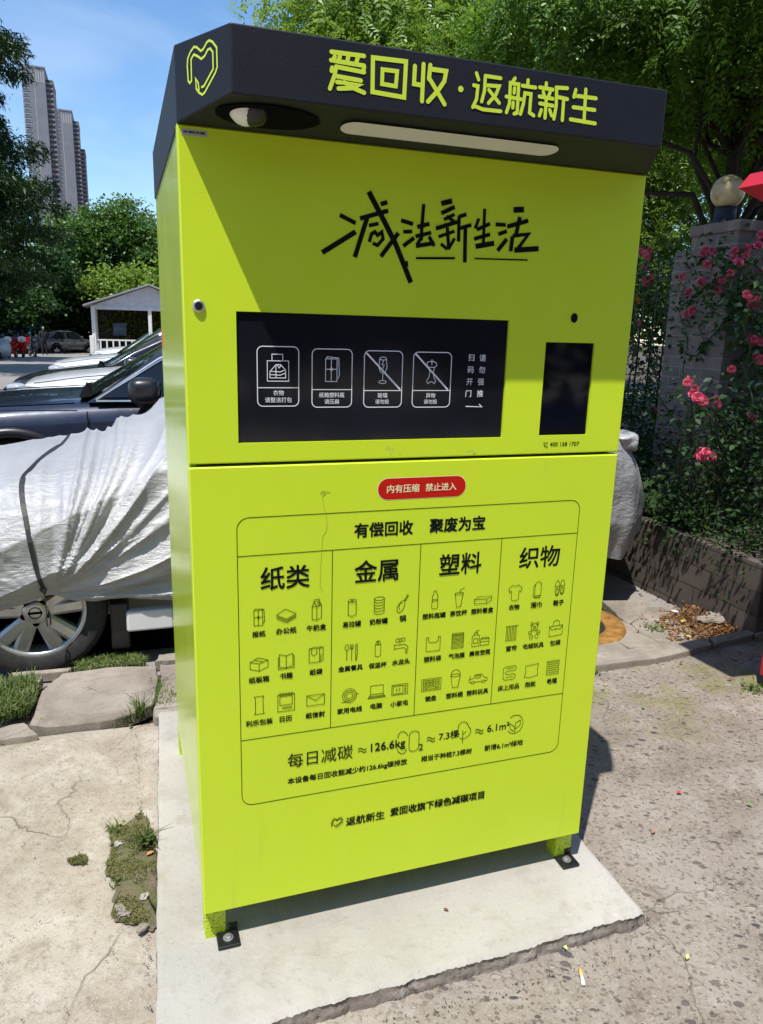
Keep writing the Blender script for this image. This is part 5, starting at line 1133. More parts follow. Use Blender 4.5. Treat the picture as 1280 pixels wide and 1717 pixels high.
    # ivy runner across the pillar
    iv = thing('ivy_runner', 'thin ivy runner crossing the lower brick pillar', 'ivy', (4.0, 2.98, 1.0)); B = np.array([gx(*q(x, y), 3.735) for x, y in ((935, 770), (880, 815), (830, 880), (770, 940), (745, 985), (715, 1020), (665, 1015), (632, 990))]) - np.array(iv.location)
    s = MB(); s.tube(B, .0045, 5); s.build('runner', M['bark'], iv); rg = np.random.default_rng(5); np_mesh('leaves', leaf_quads(np.repeat(B, 9, 0) + rg.normal(0, .022, (72, 3)) - np.array([0, .02, 0]), .045, rg, .2, .8), 4, M['leaf_d'], iv)
    # broad heart-shaped leaves next to the covered car
    bp = thing('broadleaf_plant', 'plant with large rounded leaves between covered car and planter wall', 'plant', (3.30, 2.75, 0.42)); s = MB(); lv = MB()
    for i, (x, y, sz) in enumerate(((1092, 838, .075), (1113, 866, .075), (1112, 855, .05), (1138, 875, .085), (1160, 890, .06), (1092, 902, .075), (1085, 842, .05), (1122, 862, .06))):
        w = gx(x, y, 3.22 + .03 * (i % 3)) - np.array(bp.location); pts = [(0, -1.0), (.55, -.8), (.95, -.2), (.9, .4), (.45, .85), (.12, .78), (0, .62), (-.12, .78), (-.45, .85), (-.9, .4), (-.95, -.2), (-.55, -.8)]
        rr = np.random.default_rng(i); n = Vector((-1, -.5 + rr.normal(0, .3), .5 + rr.normal(0, .3))).normalized(); u = n.cross(Vector((0, 0, 1))).normalized(); vv = u.cross(n) * -1
        V = [Vector(w) + (u * a + vv * b_) * sz + n * (-.15 * sz * (abs(a) ** 2)) for a, b_ in pts] + [Vector(w) + n * .08 * sz]; lv.add(V, [(k, (k + 1) % 12, 12) for k in range(12)], 0, True)
        s.tube(branch_curve((0, 0, 0), w, rr, .1, 5, .05), .004, 5)
    lv.build('leaves', M['leaf_r'], bp); s.build('stems', M['vine'], bp)
    # red kiosk next door: only its eave and one foot reach into the picture
    k = thing('red_kiosk', 'red metal booth with jutting eave at the right edge of the yard', 'booth', (2.72, 0.60, 0)); o = np.array(k.location)
    t_ = gz(1238.5, 313, 2.17); tx, ty = t_[0], t_[1]; b = MB()
    V = [(tx, ty, 2.165), (tx + .03, ty - .36, 2.165), (4.1, ty - .36, 2.165), (4.1, ty, 2.165), (tx + .035, ty - .012, 2.215), (tx + .065, ty - .35, 2.215), (4.07, ty - .35, 2.215), (4.07, ty - .012, 2.215), (2.74, .32, 2.03), (3.7, .32, 2.03), (3.7, .86, 2.03), (2.74, .86, 2.03)]
    b.add(V, [(0, 4, 5, 1), (1, 5, 6, 2), (2, 6, 7, 3), (3, 7, 4, 0), (4, 7, 6, 5), (0, 1, 8, 11), (1, 2, 9, 8), (2, 3, 10, 9), (3, 0, 11, 10)]); b.build('eave', M['redp'], k, o)
    p = gz(1273, 1131, .06); b = MB(); b.bbox((p[0], p[1] - .56, .06), (3.7, p[1], 2.05), .006); b.build('cabinet', M['redp'], k, o); b = MB(); b.box((p[0] + .03, p[1] - .53, 0), (3.66, p[1] - .03, .06)); b.build('plinth', M['gap'], k, o)


right_side()


# ---------------------------------------------------------------- cars
def superbox(c, r, n=3.0, seg=14):
    mb_v = []; U = np.linspace(-np.pi / 2, np.pi / 2, seg); Vv = np.linspace(-np.pi, np.pi, seg * 2, endpoint=False)
    f = lambda t: np.sign(t) * np.abs(t) ** (2 / n)
    for u in U:
        for v in Vv: mb_v.append((c[0] + r[0] * f(math.cos(u)) * f(math.cos(v)), c[1] + r[1] * f(math.cos(u)) * f(math.sin(v)), c[2] + r[2] * f(math.sin(u))))
    m = len(Vv); F = [(i * m + k, i * m + (k + 1) % m, (i + 1) * m + (k + 1) % m, (i + 1) * m + k) for i in range(seg - 1) for k in range(m)]
    return mb_v, F


def wheel(parent, x, y, r, side, spokes=5, tw=0.19):
    """side = -1: outer face towards -y."""
    s = side; rr = r * 0.70; t = MB()
    prof = [(rr * .96, tw * .1), (rr, 0.0), (rr * 1.03, -0.006), (r * .88, -0.016), (r * .965, -0.006), (r * .995, 0.02), (r, tw * .3), (r, tw * .7), (r * .97, tw), (rr, tw)]
    t.lathe([(a, y + (b if s < 0 else -b)) for a, b in prof], (x, 0, r), 'y', 48); w = t.build('wheel', M['rubber'], parent)
    m = MB(); sg = 1 if s < 0 else -1
    m.lathe([(rr * 1.0, y + sg * .004), (rr * .93, y + sg * .002), (rr * .90, y + sg * .02), (rr * .88, y + sg * .12)], (x, 0, r), 'y', 48)
    for k in range(spokes):
        for dd in (-.17, .17):
            a = 2 * math.pi * k / spokes + math.pi / 2 + dd; a2 = 2 * math.pi * k / spokes + math.pi / 2 + dd * 1.35
            i0, i1 = np.array([math.cos(a - .0), math.sin(a)]), np.array([math.cos(a2), math.sin(a2)]); pr = np.array([-i1[1], i1[0]])
            P0, P1 = i0 * rr * .16, i1 * rr * .93; V = []
            for p, wd, yy in ((P0, .030, .000), (P1, .036 * r / .32, .010)):
                for q_, dy in ((-1, .012), (-.55, 0), (.55, 0), (1, .012)): v = p + pr * wd * q_; V.append((x + v[0], y + sg * (yy + dy), r + v[1]))
                for q_ in (1, -1): v = p + pr * wd * q_; V.append((x + v[0], y + sg * (yy + .05), r + v[1]))
            m.add(V, [(i, (i + 1) % 6, 6 + (i + 1) % 6, 6 + i) for i in range(6)])
    m.lathe([(rr * .30, y + sg * .03), (rr * .27, y + sg * .001), (rr * .17, y - sg * .004), (.0001, y - sg * .004)], (x, 0, r), 'y', 28); m.build('rim', M['rim'], w)
    h = MB(); h.lathe([(rr * .90, y + sg * .10), (.0001, y + sg * .10)], (x, 0, r), 'y', 24, smooth=False); h.lathe([(rr * .13, y - sg * .0055), (rr * .11, y - sg * .0055)], (x, 0, r), 'y', 24)
    h.box((x - rr * .14, y - sg * .006 - .0004, r - rr * .025), (x + rr * .14, y - sg * .006 + .0004, r + rr * .025))
    for k in range(5):
        a = 2 * math.pi * (k + .5) / 5 + math.pi / 2; h.lathe([(.016, y - sg * .0005), (.0001, y - sg * .001)], (x + math.cos(a) * rr * .235, 0, r + math.sin(a) * rr * .235), 'y', 12)
    h.build('hub_recess', M['gap'], w)
    return w


def make_car(name, label, cat, loc, rz, paint, L=4.6, Wd=1.8, H=1.5, hn=.72, hc=.98, hb=.98, ht=.95, xw=.27, xr=.45, xrr=.80, xb=.93, r=.33, group=None, chrome=False, trim=None, detail=True):
    """Local +x is the front; all along t = 0 (front) .. 1 (rear)."""
    t0 = thing(name, label, cat, loc, rz, group); X = lambda t: L / 2 - t * L; hw = Wd / 2
    T = [0, .012, .03, .06, .10, .16, .22, xw, xw + .04, .36, .45, .6, .75, .85, .92, .96, .985, 1.0]
    zt = np.interp(T, [0, .012, .03, .08, .18, xw, xw + .05, .6, .9, .985, 1], [hn - .20, hn - .08, hn, hn + (hc - hn) * .38, hn + (hc - hn) * .72, hc, hb, hb + .015, hb + .01, ht, ht - .15])
    wf = np.interp(T, [0, .012, .03, .07, .14, .25, .8, .92, .985, 1], [.70, .78, .85, .93, .985, 1, 1, .97, .88, .80]); V = []
    prof = [(.86, 0.0), (.95, .06), (.985, .18), (1.0, .38), (1.0, .62), (.985, .80), (.955, .90), (.90, .965), (.78, .995), (.5, 1.015), (0, 1.025)]
    zb = .22 if H < 1.6 else .28; rows = []
    for t, z, w in zip(T, zt, wf):
        p = [(X(t), -hw * w * a, zb + (z - zb) * b) for a, b in prof]; rows.append(p + [(q[0], -q[1], q[2]) for q in p[-2::-1]])
    b = MB(); b.grid(rows); n = len(rows[0]); b.add(rows[0], [tuple(range(n))]); b.add(rows[-1], [tuple(range(n - 1, -1, -1))]); b.add([rows[i][0] for i in range(len(rows))] + [rows[i][-1] for i in range(len(rows))], [(i, i + 1, len(rows) + i + 1, len(rows) + i) for i in range(len(rows) - 1)], 1)
    b.build('body', [paint, M['blackp']], t0)
    # cabin
    zb2 = hb - .02; wb, wr = hw * .93, hw * .72
    def cab(t, top): return (X(t), wr if top else wb, H if top else zb2)
    ts = [xw, xw + (xr - xw) * .5, xr, (xr + xrr) / 2, xrr, (xrr + xb) / 2, xb]; rows = []
    for i, t in enumerate(ts):
        k = [0.0, .56, 1, 1.015, 1, .60, 0.0][i]; z1 = zb2 + (H - zb2) * k; w1 = wb + (wr - wb) * min(1, k); h_ = z1 - zb2
        rows.append([(X(t), -wb, zb2)] + [(X(t), -(wb + (w1 - wb) * f), zb2 + h_ * g) for f, g in ((.5, .5), (.92, .90), (1.0, .965))] + [(X(t), -w1 * .86, z1), (X(t), 0, z1 + .025 * min(1, k * 2)), (X(t), w1 * .86, z1)] + [(X(t), (wb + (w1 - wb) * f), zb2 + h_ * g) for f, g in ((1.0, .965), (.92, .90), (.5, .5))] + [(X(t), wb, zb2)])
    b = MB(); b.grid(rows); b.build('roof', paint, t0)
    def patch(nm, c00, c10, c11, c01, mat, push, bow=0.0, n=6, parent=t0):
        c = [np.array(q, float) for q in (c00, c10, c11, c01)]; nr = np.cross(c[1] - c[0], c[3] - c[0]); nr /= np.linalg.norm(nr); G = []
        for i in range(n + 1):
            G.append([])
            for j in range(n + 1):
                u, v = i / n, j / n; G[-1].append((c[0] * (1 - u) + c[1] * u) * (1 - v) + (c[3] * (1 - u) + c[2] * u) * v + nr * (push + bow * math.sin(math.pi * u) * 1.0))
        m = MB(); m.grid(G); return m.build(nm, mat, parent)
    f = .90
    patch('windscreen', (X(xw + .005), -wb * f, zb2 + .03), (X(xw + .005), wb * f, zb2 + .03), (X(xr - .008), wr * .84, H - .02), (X(xr - .008), -wr * .84, H - .02), M['carglass'], .012, .035, 10)
    patch('rear_window', (X(xb - .01), wb * f, zb2 + .05), (X(xb - .01), -wb * f, zb2 + .05), (X(xrr + .01), -wr * .84, H - .03), (X(xrr + .01), wr * .84, H - .03), M['carglass'], .012, .03, 8)
    dx = X(xr) - X(xw)
    for s in (-1, 1):
        ya, yb = s * (wb + .004), s * (wr + .012); zl, zh = zb2 + .035, H - .075
        A0, A1 = X(xw + .016), X(xr - .012); mid = X((xr + xrr) / 2 + .01)
        def sw(nm, x0, x1, x2, x3):
            c = [(x0, ya * .995, zl), (x1, ya * .995, zl), (x2, yb, zh), (x3, yb, zh)]
            if s > 0: c = [c[1], c[0], c[3], c[2]]
            return patch(nm, c[0], c[1], c[2], c[3], M['carglass'], -.014 if False else .012, 0.006, 4)
        # front door window with slanted pillar, rear door window
        sw('side_window', mid + .05, A0, A1, mid + .03)
        sw('side_window', X(xb - .07), mid - .02, mid - .03, X(xrr - .01))
        if chrome:
            m = MB(); P = [(X(xw + .012), s * (wb + .012), zb2 + .012), (X(xb - .04), s * (wb + .012), zb2 + .012)]; m.tube(np.array(P), .011, 6)
            m.tube(np.array([(A0 + .02, s * (wb + .012), zl - .015), (A1 + .03, s * (wr + .028), zh + .022), (X(xrr), s * (wr + .028), zh + .022)]), .010, 6)
            m.build('window_trim', M['chrome'], t0)
        mb = MB(); mx = X(xw + .085); v, F = superbox((mx, s * (hw + .10), zb2 + .10), (.118, .115, .10), 3.0); mb.add(v, F, 0, True); mb.tube([(mx - .02, s * (hw - .08), zb2 - .01), (mx, s * (hw + .05), zb2 + .03)], [.06, .07], 8)
        mo = mb.build('wing_mirror', paint if trim is None else M[trim], t0)
        mg = MB(); v, F = superbox((mx - .098, s * (hw + .10), zb2 + .10), (.026, .095, .08), 3.0); mg.add(v, F, 0, True); mg.build('mirror_glass', M['carglass'], mo)
        # wheels with dark arches
        for tt in (.20, .79):
            x = X(tt); ar = MB(); ar.lathe([(.0001, s * (hw + .003)), (r * 1.16, s * (hw + .003)), (r * 1.18, s * (hw - .02))], (x, 0, r * 1.02), 'y', 40, smooth=False, a0=-.5, a1=math.pi + .5)
            ar.build('wheel_arch', M['gap'], t0)
            if detail:
                e = MB(); e.lathe([(r * 1.15, s * (hw - .01)), (r * 1.16, s * (hw + .012)), (r * 1.30, s * (hw + .012)), (r * 1.33, s * (hw - .02))], (x, 0, r * 1.02), 'y', 40, a0=-.35, a1=math.pi + .35); e.build('arch_trim', M['blackp'] if trim else paint, t0)
            wheel(t0, x, s * (hw + .004), r, s)
        hl = MB(); v, F = superbox((X(.045), s * hw * .72, hn - .075), (.16, .20, .065), 2.6, 10); hl.add(v, F, 0, True); hl.build('headlight', M['lamp'], t0)
        tl = MB(); v, F = superbox((X(.975), s * hw * .74, hb - .10), (.08, .15, .09), 3, 8); tl.add(v, F, 0, True); tl.build('tail_light', M['redlabel'], t0)
    g = MB(); g.bbox((X(.012) - .02, -hw * .50, hn - .26), (X(-.002) + .008, hw * .50, hn - .10), .02); g.build('grille', M['blackp'], t0)
    g = MB(); g.bbox((X(.01) - .05, -hw * .66, .24), (X(-.004) + .006, hw * .66, .38), .02); g.build('bumper', M['blackp'], t0)
    cw = MB(); cw.grid([[(X(xw - .014), y, hc + .012 + .02 * (1 - (y / hw) ** 2)), (X(xw + .006), y, hc + .030)] for y in np.linspace(-wb * .9, wb * .9, 9)]); 
    cw.tube(np.array([(X(xw - .012), -wb * .55, hc + .035), (X(xw - .002), 0.05, hc + .055), (X(xw + .002), wb * .5, hc + .05)]), .011, 6); cw.build('wiper_cowl', M['gap'], t0)
    if detail:
        for s in (-1, 1):
            for tt in (.315, .55, .76):
                MB().tube(np.array([(X(tt) + .01, s * (hw * .993), zb2 - .06), (X(tt), s * (hw + .001), .62), (X(tt) - .01, s * (hw * .985), .36)]), .0045, 5).build('door_seam', M['gap'], t0)
            MB().tube(np.array([(X(xw - .02), s * hw * .955, hc - .012), (X(.16), s * hw * .90, np.interp(.16, T, zt) + .0), (X(.05), s * hw * .78, np.interp(.05, T, zt) - .005)]), .005, 5).build('bonnet_seam', M['gap'], t0)
        for s in (-1, 1):
            for tt in (.50, .71):
                m = MB(); v, F = superbox((X(tt), s * (hw + .012), zb2 - .13), (.11, .018, .018), 2.5, 8); m.add(v, F, 0, True); m.build('door_handle', M['chrome'] if chrome else paint, t0)
    return t0


PI = math.pi
row = 'cars parked side by side behind the covered car'
make_car('parked_car', 'dark navy sport utility car with chrome window trim and large black mirror', 'car', (0.50, 5.25, roadz(5)), PI, M['navy'], L=4.75, Wd=1.86, H=1.70, hn=.96, hc=1.09, hb=1.10, ht=1.12, xw=.315, xr=.535, xrr=.86, xb=.975, r=.385, group=row, chrome=True, trim='blackp')
wa = make_car('parked_car', 'white car with low white bonnet right behind the navy car', 'car', (1.05, 7.85, roadz(8)), PI, M['wcar'], L=4.6, Wd=1.80, H=1.66, hn=1.0, hc=1.145, hb=1.12, r=.36, group=row)
make_car('parked_car', 'black car with long flat bonnet between two white cars', 'car', (0.72, 10.4, roadz(10)), PI, M['bcar'], L=4.8, Wd=1.84, H=1.50, hn=.86, hc=1.05, hb=1.04, group=row)
dup(wa, (0.95, 13.0, roadz(13)), PI, 'white car beyond the black bonnet, second white one in the row')
make_car('parked_car', 'white car with bright windscreen and white wing mirror near the dark brown car', 'car', (0.85, 15.7, roadz(15.7)), PI, M['wcar'], L=4.4, Wd=1.80, H=1.52, hn=.78, hc=1.02, hb=1.0, xw=.24, xr=.42, r=.33, group=row)
make_car('parked_car', 'dark brown car nose on at the far end of the row', 'car', (1.15, 18.7, roadz(18.7)), PI, M['brown'], L=4.5, Wd=1.80, H=1.50, hn=.84, hc=1.04, hb=1.0, group=row)
dup(wa, (1.35, 21.6, roadz(21.6)), PI, 'farthest white car of the row, only its roof showing below the pavilion')
make_car('parked_car', 'dark grey hatchback parked across the far end of the road', 'car', (-3.75, 56.0, roadz(56)), PI * .2, M['grey'], L=4.2, Wd=1.78, H=1.50, hn=.75, hc=1.0, hb=.98, ht=1.0, xw=.26, xr=.45, xrr=.74, xb=.95, detail=False)
make_car('parked_car', 'blue car facing the camera under the trees behind the scooters', 'car', (-6.1, 53.5, roadz(53.5)), -PI * .58, M['blue'], L=4.5, Wd=1.84, H=1.66, hn=.92, hc=1.06, hb=1.05, ht=1.1, xw=.28, xr=.42, xrr=.86, xb=.96, r=.35, detail=False)


# ---------------------------------------------------------------- the covered car
def covered_car():
    t = thing('covered_car', 'small white car hidden under a silver cover with one alloy wheel showing', 'car', (0.8, 2.8, roadz(2)))
    org = np.array(t.location); yn = 1.995
    t2 = t
    for x in (-0.575, 2.05): wheel(t, x - org[0], yn - org[1], .325, -1)
    b = MB(); rows = []
    for x, w, z1 in ((-1.35, .55, .5), (-1.25, .72, .62), (-.9, .8, .74), (.1, .82, .86), (.8, .78, 1.30), (1.9, .76, 1.30), (2.5, .78, .95), (2.66, .68, .55)):
        rows.append([(x - org[0], y * w * .84, z) for y, z in ((-1, .24), (-1.0, .5), (-.92, z1 - .06), (-.6, z1), (.6, z1), (.92, z1 - .06), (1.0, .5), (1, .24))])
    b.grid(rows); b.build('body', M['wcar'], t)
    s = MB(); s.bbox((-.17 - org[0], 1.955 - org[1], .195), (.055 - org[0], 2.02 - org[1], .30), .012); s.bbox((.060 - org[0], 1.957 - org[1], .200), (1.62 - org[0], 2.02 - org[1], .30), .012); s.build('sill_panel', M['wcar'], t)
    m = MB(); m.bbox((-.245 - org[0], 1.985 - org[1], .10), (-.155 - org[0], 2.19 - org[1], .34), .01); m.build('mud_flap', M['blackp'], t)
    ar = MB(); ar.box((-1.3 - org[0], 2.17 - org[1], -.0), (2.6 - org[0], 2.19 - org[1], .52)); ar.build('underbody', M['gap'], t)
    # cover
    c = thing('car_cover', 'wrinkled silver car cover tied down over the small white car', 'car cover', (0.8, 2.8, roadz(2))); o = np.array(c.location)
    nx, nu = 520, 300; xs = np.linspace(-1.55, 3.03, nx)
    zt = np.interp(xs, [-1.55, -1.42, -1.2, -.75, -.42, -.25, .02, .25, .55, .95, 1.4, 1.9, 2.35, 2.58, 2.74, 2.86, 2.96, 3.03], [.57, .77, .865, .925, .972, 1.012, 1.135, 1.28, 1.40, 1.47, 1.48, 1.44, 1.36, 1.26, 1.15, .98, .80, .62])
    zt = np.convolve(np.pad(zt, 12, 'edge'), np.ones(25) / 25, 'valid')
    hw = np.interp(xs, [-1.55, -1.5, -1.35, -1.0, -.5, 2.2, 2.6, 2.82, 2.95, 3.03], [.32, .52, .74, .89, .93, .93, .90, .81, .66, .44])
    hem = np.interp(xs, [-1.55, -1.2, -.95, -.72, -.60, -.50, -.44, -.3, 0, .8, 1.9, 2.2, 2.5, 2.7, 2.9, 3.03], [.40, .33, .285, .300, .335, .368, .352, .318, .295, .285, .33, .37, .33, .30, .335, .50])
    G = np.zeros((nx, nu, 3)); yc = 2.82; tx, tz = -.50, .372
    for i, x in enumerate(xs):
        zs = max(hem[i] + .03, zt[i] * .60); u = np.linspace(0, 1, nu); y = np.zeros(nu); z = np.zeros(nu)
        near = u < .42; k = u / .42
        tuck = .055 * np.clip(1 - k * 1.5, 0, 1) ** 1.6
        y = np.where(near, -hw[i] + tuck, 0); z = np.where(near, hem[i] + (zs - hem[i]) * k, 0)
        ph = np.clip((u - .42) / .58, 0, 1) * np.pi; e = 2 / 3.0; rim = hw[i]
        yy = -np.sign(np.cos(ph)) * np.abs(np.cos(ph)) ** e * rim; z2 = zs + (zt[i] - zs) * np.abs(np.sin(ph)) ** e
        y = np.where(near, y, yy); z = np.where(near, z, z2); G[i, :, 0] = x; G[i, :, 1] = yc + y; G[i, :, 2] = z
    far = np.arange(nu) >= 0
    # folds: rays from the tie point, long sweeps along the bonnet, hanging folds at the rear
    X, Y, Z = G[..., 0], G[..., 1], G[..., 2]; dx, dz = X - tx, Z - tz; r = np.hypot(dx, dz) + 1e-6; th = np.arctan2(dz, dx)
    sideness = np.clip((2.75 - Y) / .5, 0, 1)
    w1 = th * 9 + 1.1 * np.sin(th * 5.0 + 1) + .5 * np.sin(r * 3 + 2); ridge = lambda a: 1 - np.abs(np.sin(a)) ** .65 * 1.0
    A = .040 * np.clip(r / .45, 0, 1) * np.exp(-np.clip(r - .7, 0, 9) * 1.3) * np.clip((X - tx) / .06 + .4, .15, 1)
    D = A * (ridge(w1) - .4) + A * .45 * (ridge(w1 * 2.3 + 1.2 * np.sin(th * 11)) - .4)
    # sweeps on the left and over the bonnet
    s2 = Z * 1.0 - X * .38; sw = .016 * (ridge(s2 * 17 + 1.3 * fbm(X * 1.3, Z * 2.2, 41)) - .4) * (1 - np.clip((X - .2) / .5, 0, 1))
    D = D + sw + .012 * (fbm(X * 2.2 + 3, Z * 5, 42)) * .7
    hang = .016 * np.clip((1.15 - Z) / .6, 0, 1) * np.sin(X * 26 + 3 * fbm(X * 1.5, Z, 43)) * np.clip((X - 1.6) / .5, 0, 1)
    D = D * 1.25 + hang + .0035 * fbm(X * 16, Z * 22, 44) + .0016 * fbm(X * 40, Z * 55, 45)
    nrm = np.cross(np.gradient(G, axis=0), np.gradient(G, axis=1)); nrm /= np.linalg.norm(nrm, axis=2)[..., None] + 1e-9
    sgn = np.sign((nrm * np.stack([X * 0, Y - yc, Z - .4], -1)).sum(-1)); nrm *= np.where(sgn == 0, 1, sgn)[..., None]
    G = G + nrm * D[..., None]
    b = MB(); b.grid(G - o); cov = b.build('fabric', M['cover'], c)
    bv = BVHTree.FromPolygons([tuple(p) for p in (G.reshape(-1, 3))], [tuple(i + q for q in (a * nu + k, (a + 1) * nu + k, (a + 1) * nu + k + 1, a * nu + k + 1)) for i in (0,) for a in range(nx - 1) for k in range(0, nu - 1)])
    # strap: laid on the cover surface from the far bonnet edge down to the tie
    P = []
    for px in ((121, 726), (118, 729), (115, 733), (111, 738), (106, 744), (98, 748), (88, 754), (76, 763), (66, 772), (57, 781), (49, 789), (42, 796), (38, 803), (36, 812), (36, 826), (38, 845), (42, 866), (46, 888), (50, 910), (55, 932), (60, 953), (66, 972), (73, 988), (80, 1000)):
        d = ray(*px); h = bv.ray_cast(Vector(CAM), Vector(d).normalized())[0]
        if h: P.append(np.array(h) - d / np.linalg.norm(d) * .008)
    P = np.array(P); s = MB(); T = np.gradient(P, axis=0); T /= np.linalg.norm(T, axis=1)[:, None]; vd = P - CAM; vd /= np.linalg.norm(vd, axis=1)[:, None]
    up = np.where((np.arange(len(P)) < 7)[:, None], np.array([0, -.6, 1.0]), np.array([0, -1, .35])); sd = np.cross(T, up); sd /= np.linalg.norm(sd, axis=1)[:, None]; wds = np.linspace(.014, .009, len(P))[:, None]
    s.grid(np.stack([P - sd * wds - o, P - sd * wds + up * .002 - o, P + sd * wds + up * .002 - o, P + sd * wds - o], 1), 0, False)
    tp = P[-1] - o; s.tube(np.array([tp + (0, -.004, .02), tp + (-.012, -.012, 0), tp + (.006, -.012, -.018), tp + (.012, -.008, .004)]), .006, 6)
    s.tube(np.array([tp, tp + (.006, -.012, -.06), tp + (.004, -.010, -.13)]), .0022, 5); s.tube(np.array([tp + (.004, -.010, -.09), tp + (.018, -.012, -.11), tp + (.02, -.012, -.17), tp + (.006, -.012, -.18), tp + (.002, -.012, -.12)]), .004, 6)
    s.build('strap', M['strap'], c)
    # rear corner bulge of the cover (bunched fabric above the tail)
    bb = MB(); v, F = superbox((2.66 - o[0], 2.06 - o[1], 1.02 - o[2]), (.070, .11, .050), 5.0, 18); v = [tuple(np.array(q) + .016 * float(fbm(q[0] * 22 + q[1] * 9, q[2] * 30, 61))) for q in v]; bb.add(v, F, 0, True); bb.build('bunched_corner', M['cover'], c)


covered_car()


# ---------------------------------------------------------------- far things on the left: pavilion, scooters, person, towers
def pavilion():
    y = 50.0; z0 = roadz(y); t = thing('pavilion', 'white open pavilion with grey gable roof and white railing', 'pavilion', (1.6, y, z0)); o = np.array(t.location)
    A = gy(155, 512, y); Rg = gy(249, 479, y); E = gy(143, 506, y); hw = Rg[0] - A[0]; zr, ze = Rg[2] - z0, A[2] - z0; xc = Rg[0] - o[0]
    r = MB(); D = 7.0
    for s in (-1, 1):
        x1 = xc + s * (hw + .55); ze2 = ze - .06
        r.add([(xc, -.6, zr), (x1, -.6, ze2), (x1, D, ze2), (xc, D, zr), (xc, -.6, zr + .10), (x1, -.6, ze2 + .10), (x1, D, ze2 + .10), (xc, D, zr + .10)], [(0, 1, 2, 3), (7, 6, 5, 4), (0, 4, 5, 1), (1, 5, 6, 2), (2, 6, 7, 3)])
    r.build('roof', flat('grey_roof_sheet', (.30, .30, .32), .5, var=.1), t)
    gm = flat('white_gable_paint', (.62, .62, .64), .6, var=.12, vscale=3)
    g = MB(); g.add([(xc - hw, -.05, ze), (xc + hw, -.05, ze), (xc, -.05, zr - .05), (xc - hw, .05, ze), (xc + hw, .05, ze), (xc, .05, zr - .05)], [(0, 1, 2), (5, 4, 3), (0, 3, 4, 1)]); g.box((xc - hw - .1, -.10, ze - .22), (xc + hw + .1, .10, ze)); g.build('gable', gm, t)
    for k in range(4):
        for s in ((-1, 0, 1) if k == 0 else (-1, 1)):
            c = MB(); c.bbox((xc + s * hw - .11, k * 2.1 - .11, 0), (xc + s * hw + .11, k * 2.1 + .11, ze - .05), .02); c.build('column', M['white'], t)
    f = MB()
    for z in (.25, .95): f.box((xc - hw + .1, -.03, z), (xc - hw + 4.2, .03, z + .09))
    for x in np.arange(xc - hw + .3, xc - hw + 4.2, .38): f.box((x, -.025, .1), (x + .09, .025, .98))
    f.bbox((xc - hw - .28, -.14, 0), (xc - hw - .02, .12, 1.25), .03); f.build('railing', M['white'], t)
    w = MB(); w.box((xc - hw, 6.4, 0), (xc + hw, 6.55, ze)); w.build('back_wall', flat('dark_brown_wall', (.045, .035, .03), .9, var=.4, vscale=2), t)
    b = MB(); p = gy(201, 552, y + 3.2) - o; b.bbox((p[0] - .42, 3.2, p[2] - .42), (p[0] + .42, 3.26, p[2] + .42), .02); b.build('notice_board', M['blue'], t)


pavilion()


def scooter(label, loc, rz, col, front, box=True):
    t = thing('motor_scooter', label, 'scooter', loc, rz, 'scooters parked at the far left')
    for x in (-.62, .62):
        w = MB(); w.lathe([(.14, -.04), (.22, -.05), (.235, 0), (.22, .05), (.14, .04)], (x, 0, .235), 'y', 24); wo = w.build('wheel', M['rubber'], t); h = MB(); h.lathe([(.14, -.03), (.05, -.04), (.0001, -.04)], (x, 0, .235), 'y', 18); h.lathe([(.14, .03), (.05, .04), (.0001, .04)], (x, 0, .235), 'y', 18); h.build('rim', M['rim'], wo)
    b = MB(); v, F = superbox((-.42, 0, .58), (.42, .17, .17), 2.6, 10); b.add(v, F, 0, True); b.bbox((-.1, -.15, .26), (.42, .15, .36), .03); v, F = superbox((.52, 0, .66), (.10, .21, .36), 2.4, 10); b.add(v, F, 0, True); v, F = superbox((.62, 0, .42), (.16, .08, .08), 2.4, 8); b.add(v, F, 0, True); b.build('body', col, t)
    s = MB(); v, F = superbox((-.38, 0, .78), (.40, .14, .06), 2.6, 10); s.add(v, F, 0, True); s.build('seat', M['blackp'], t)
    h = MB(); h.tube([(.56, 0, .6), (.46, 0, 1.02)], .03, 8); h.tube([(.42, -.36, 1.02), (.48, -.15, 1.04), (.48, .15, 1.04), (.42, .36, 1.02)], .018, 8); h.build('handlebar', M['blackp'], t)
    w = MB(); v, F = superbox((.60, 0, 1.0), (.05, .19, .16), 2.4, 10); w.add(v, F, 0, True); w.build('front_cowl', front, t)
    l = MB(); v, F = superbox((.655, 0, .95), (.03, .07, .05), 2.2, 8); l.add(v, F, 0, True); l.build('headlight', M['lamp'], t)
    for s_ in (-1, 1):
        m = MB(); m.tube([(.45, s_ * .28, 1.03), (.45, s_ * .34, 1.18)], .008, 5); v, F = superbox((.45, s_ * .36, 1.22), (.015, .06, .04), 2.2, 8); m.add(v, F, 0, True); m.build('mirror', M['blackp'], t)
    if box: k = MB(); k.bbox((-.92, -.2, .78), (-.58, .2, 1.06), .05); k.build('top_box', M['redlabel'], t)
    return t


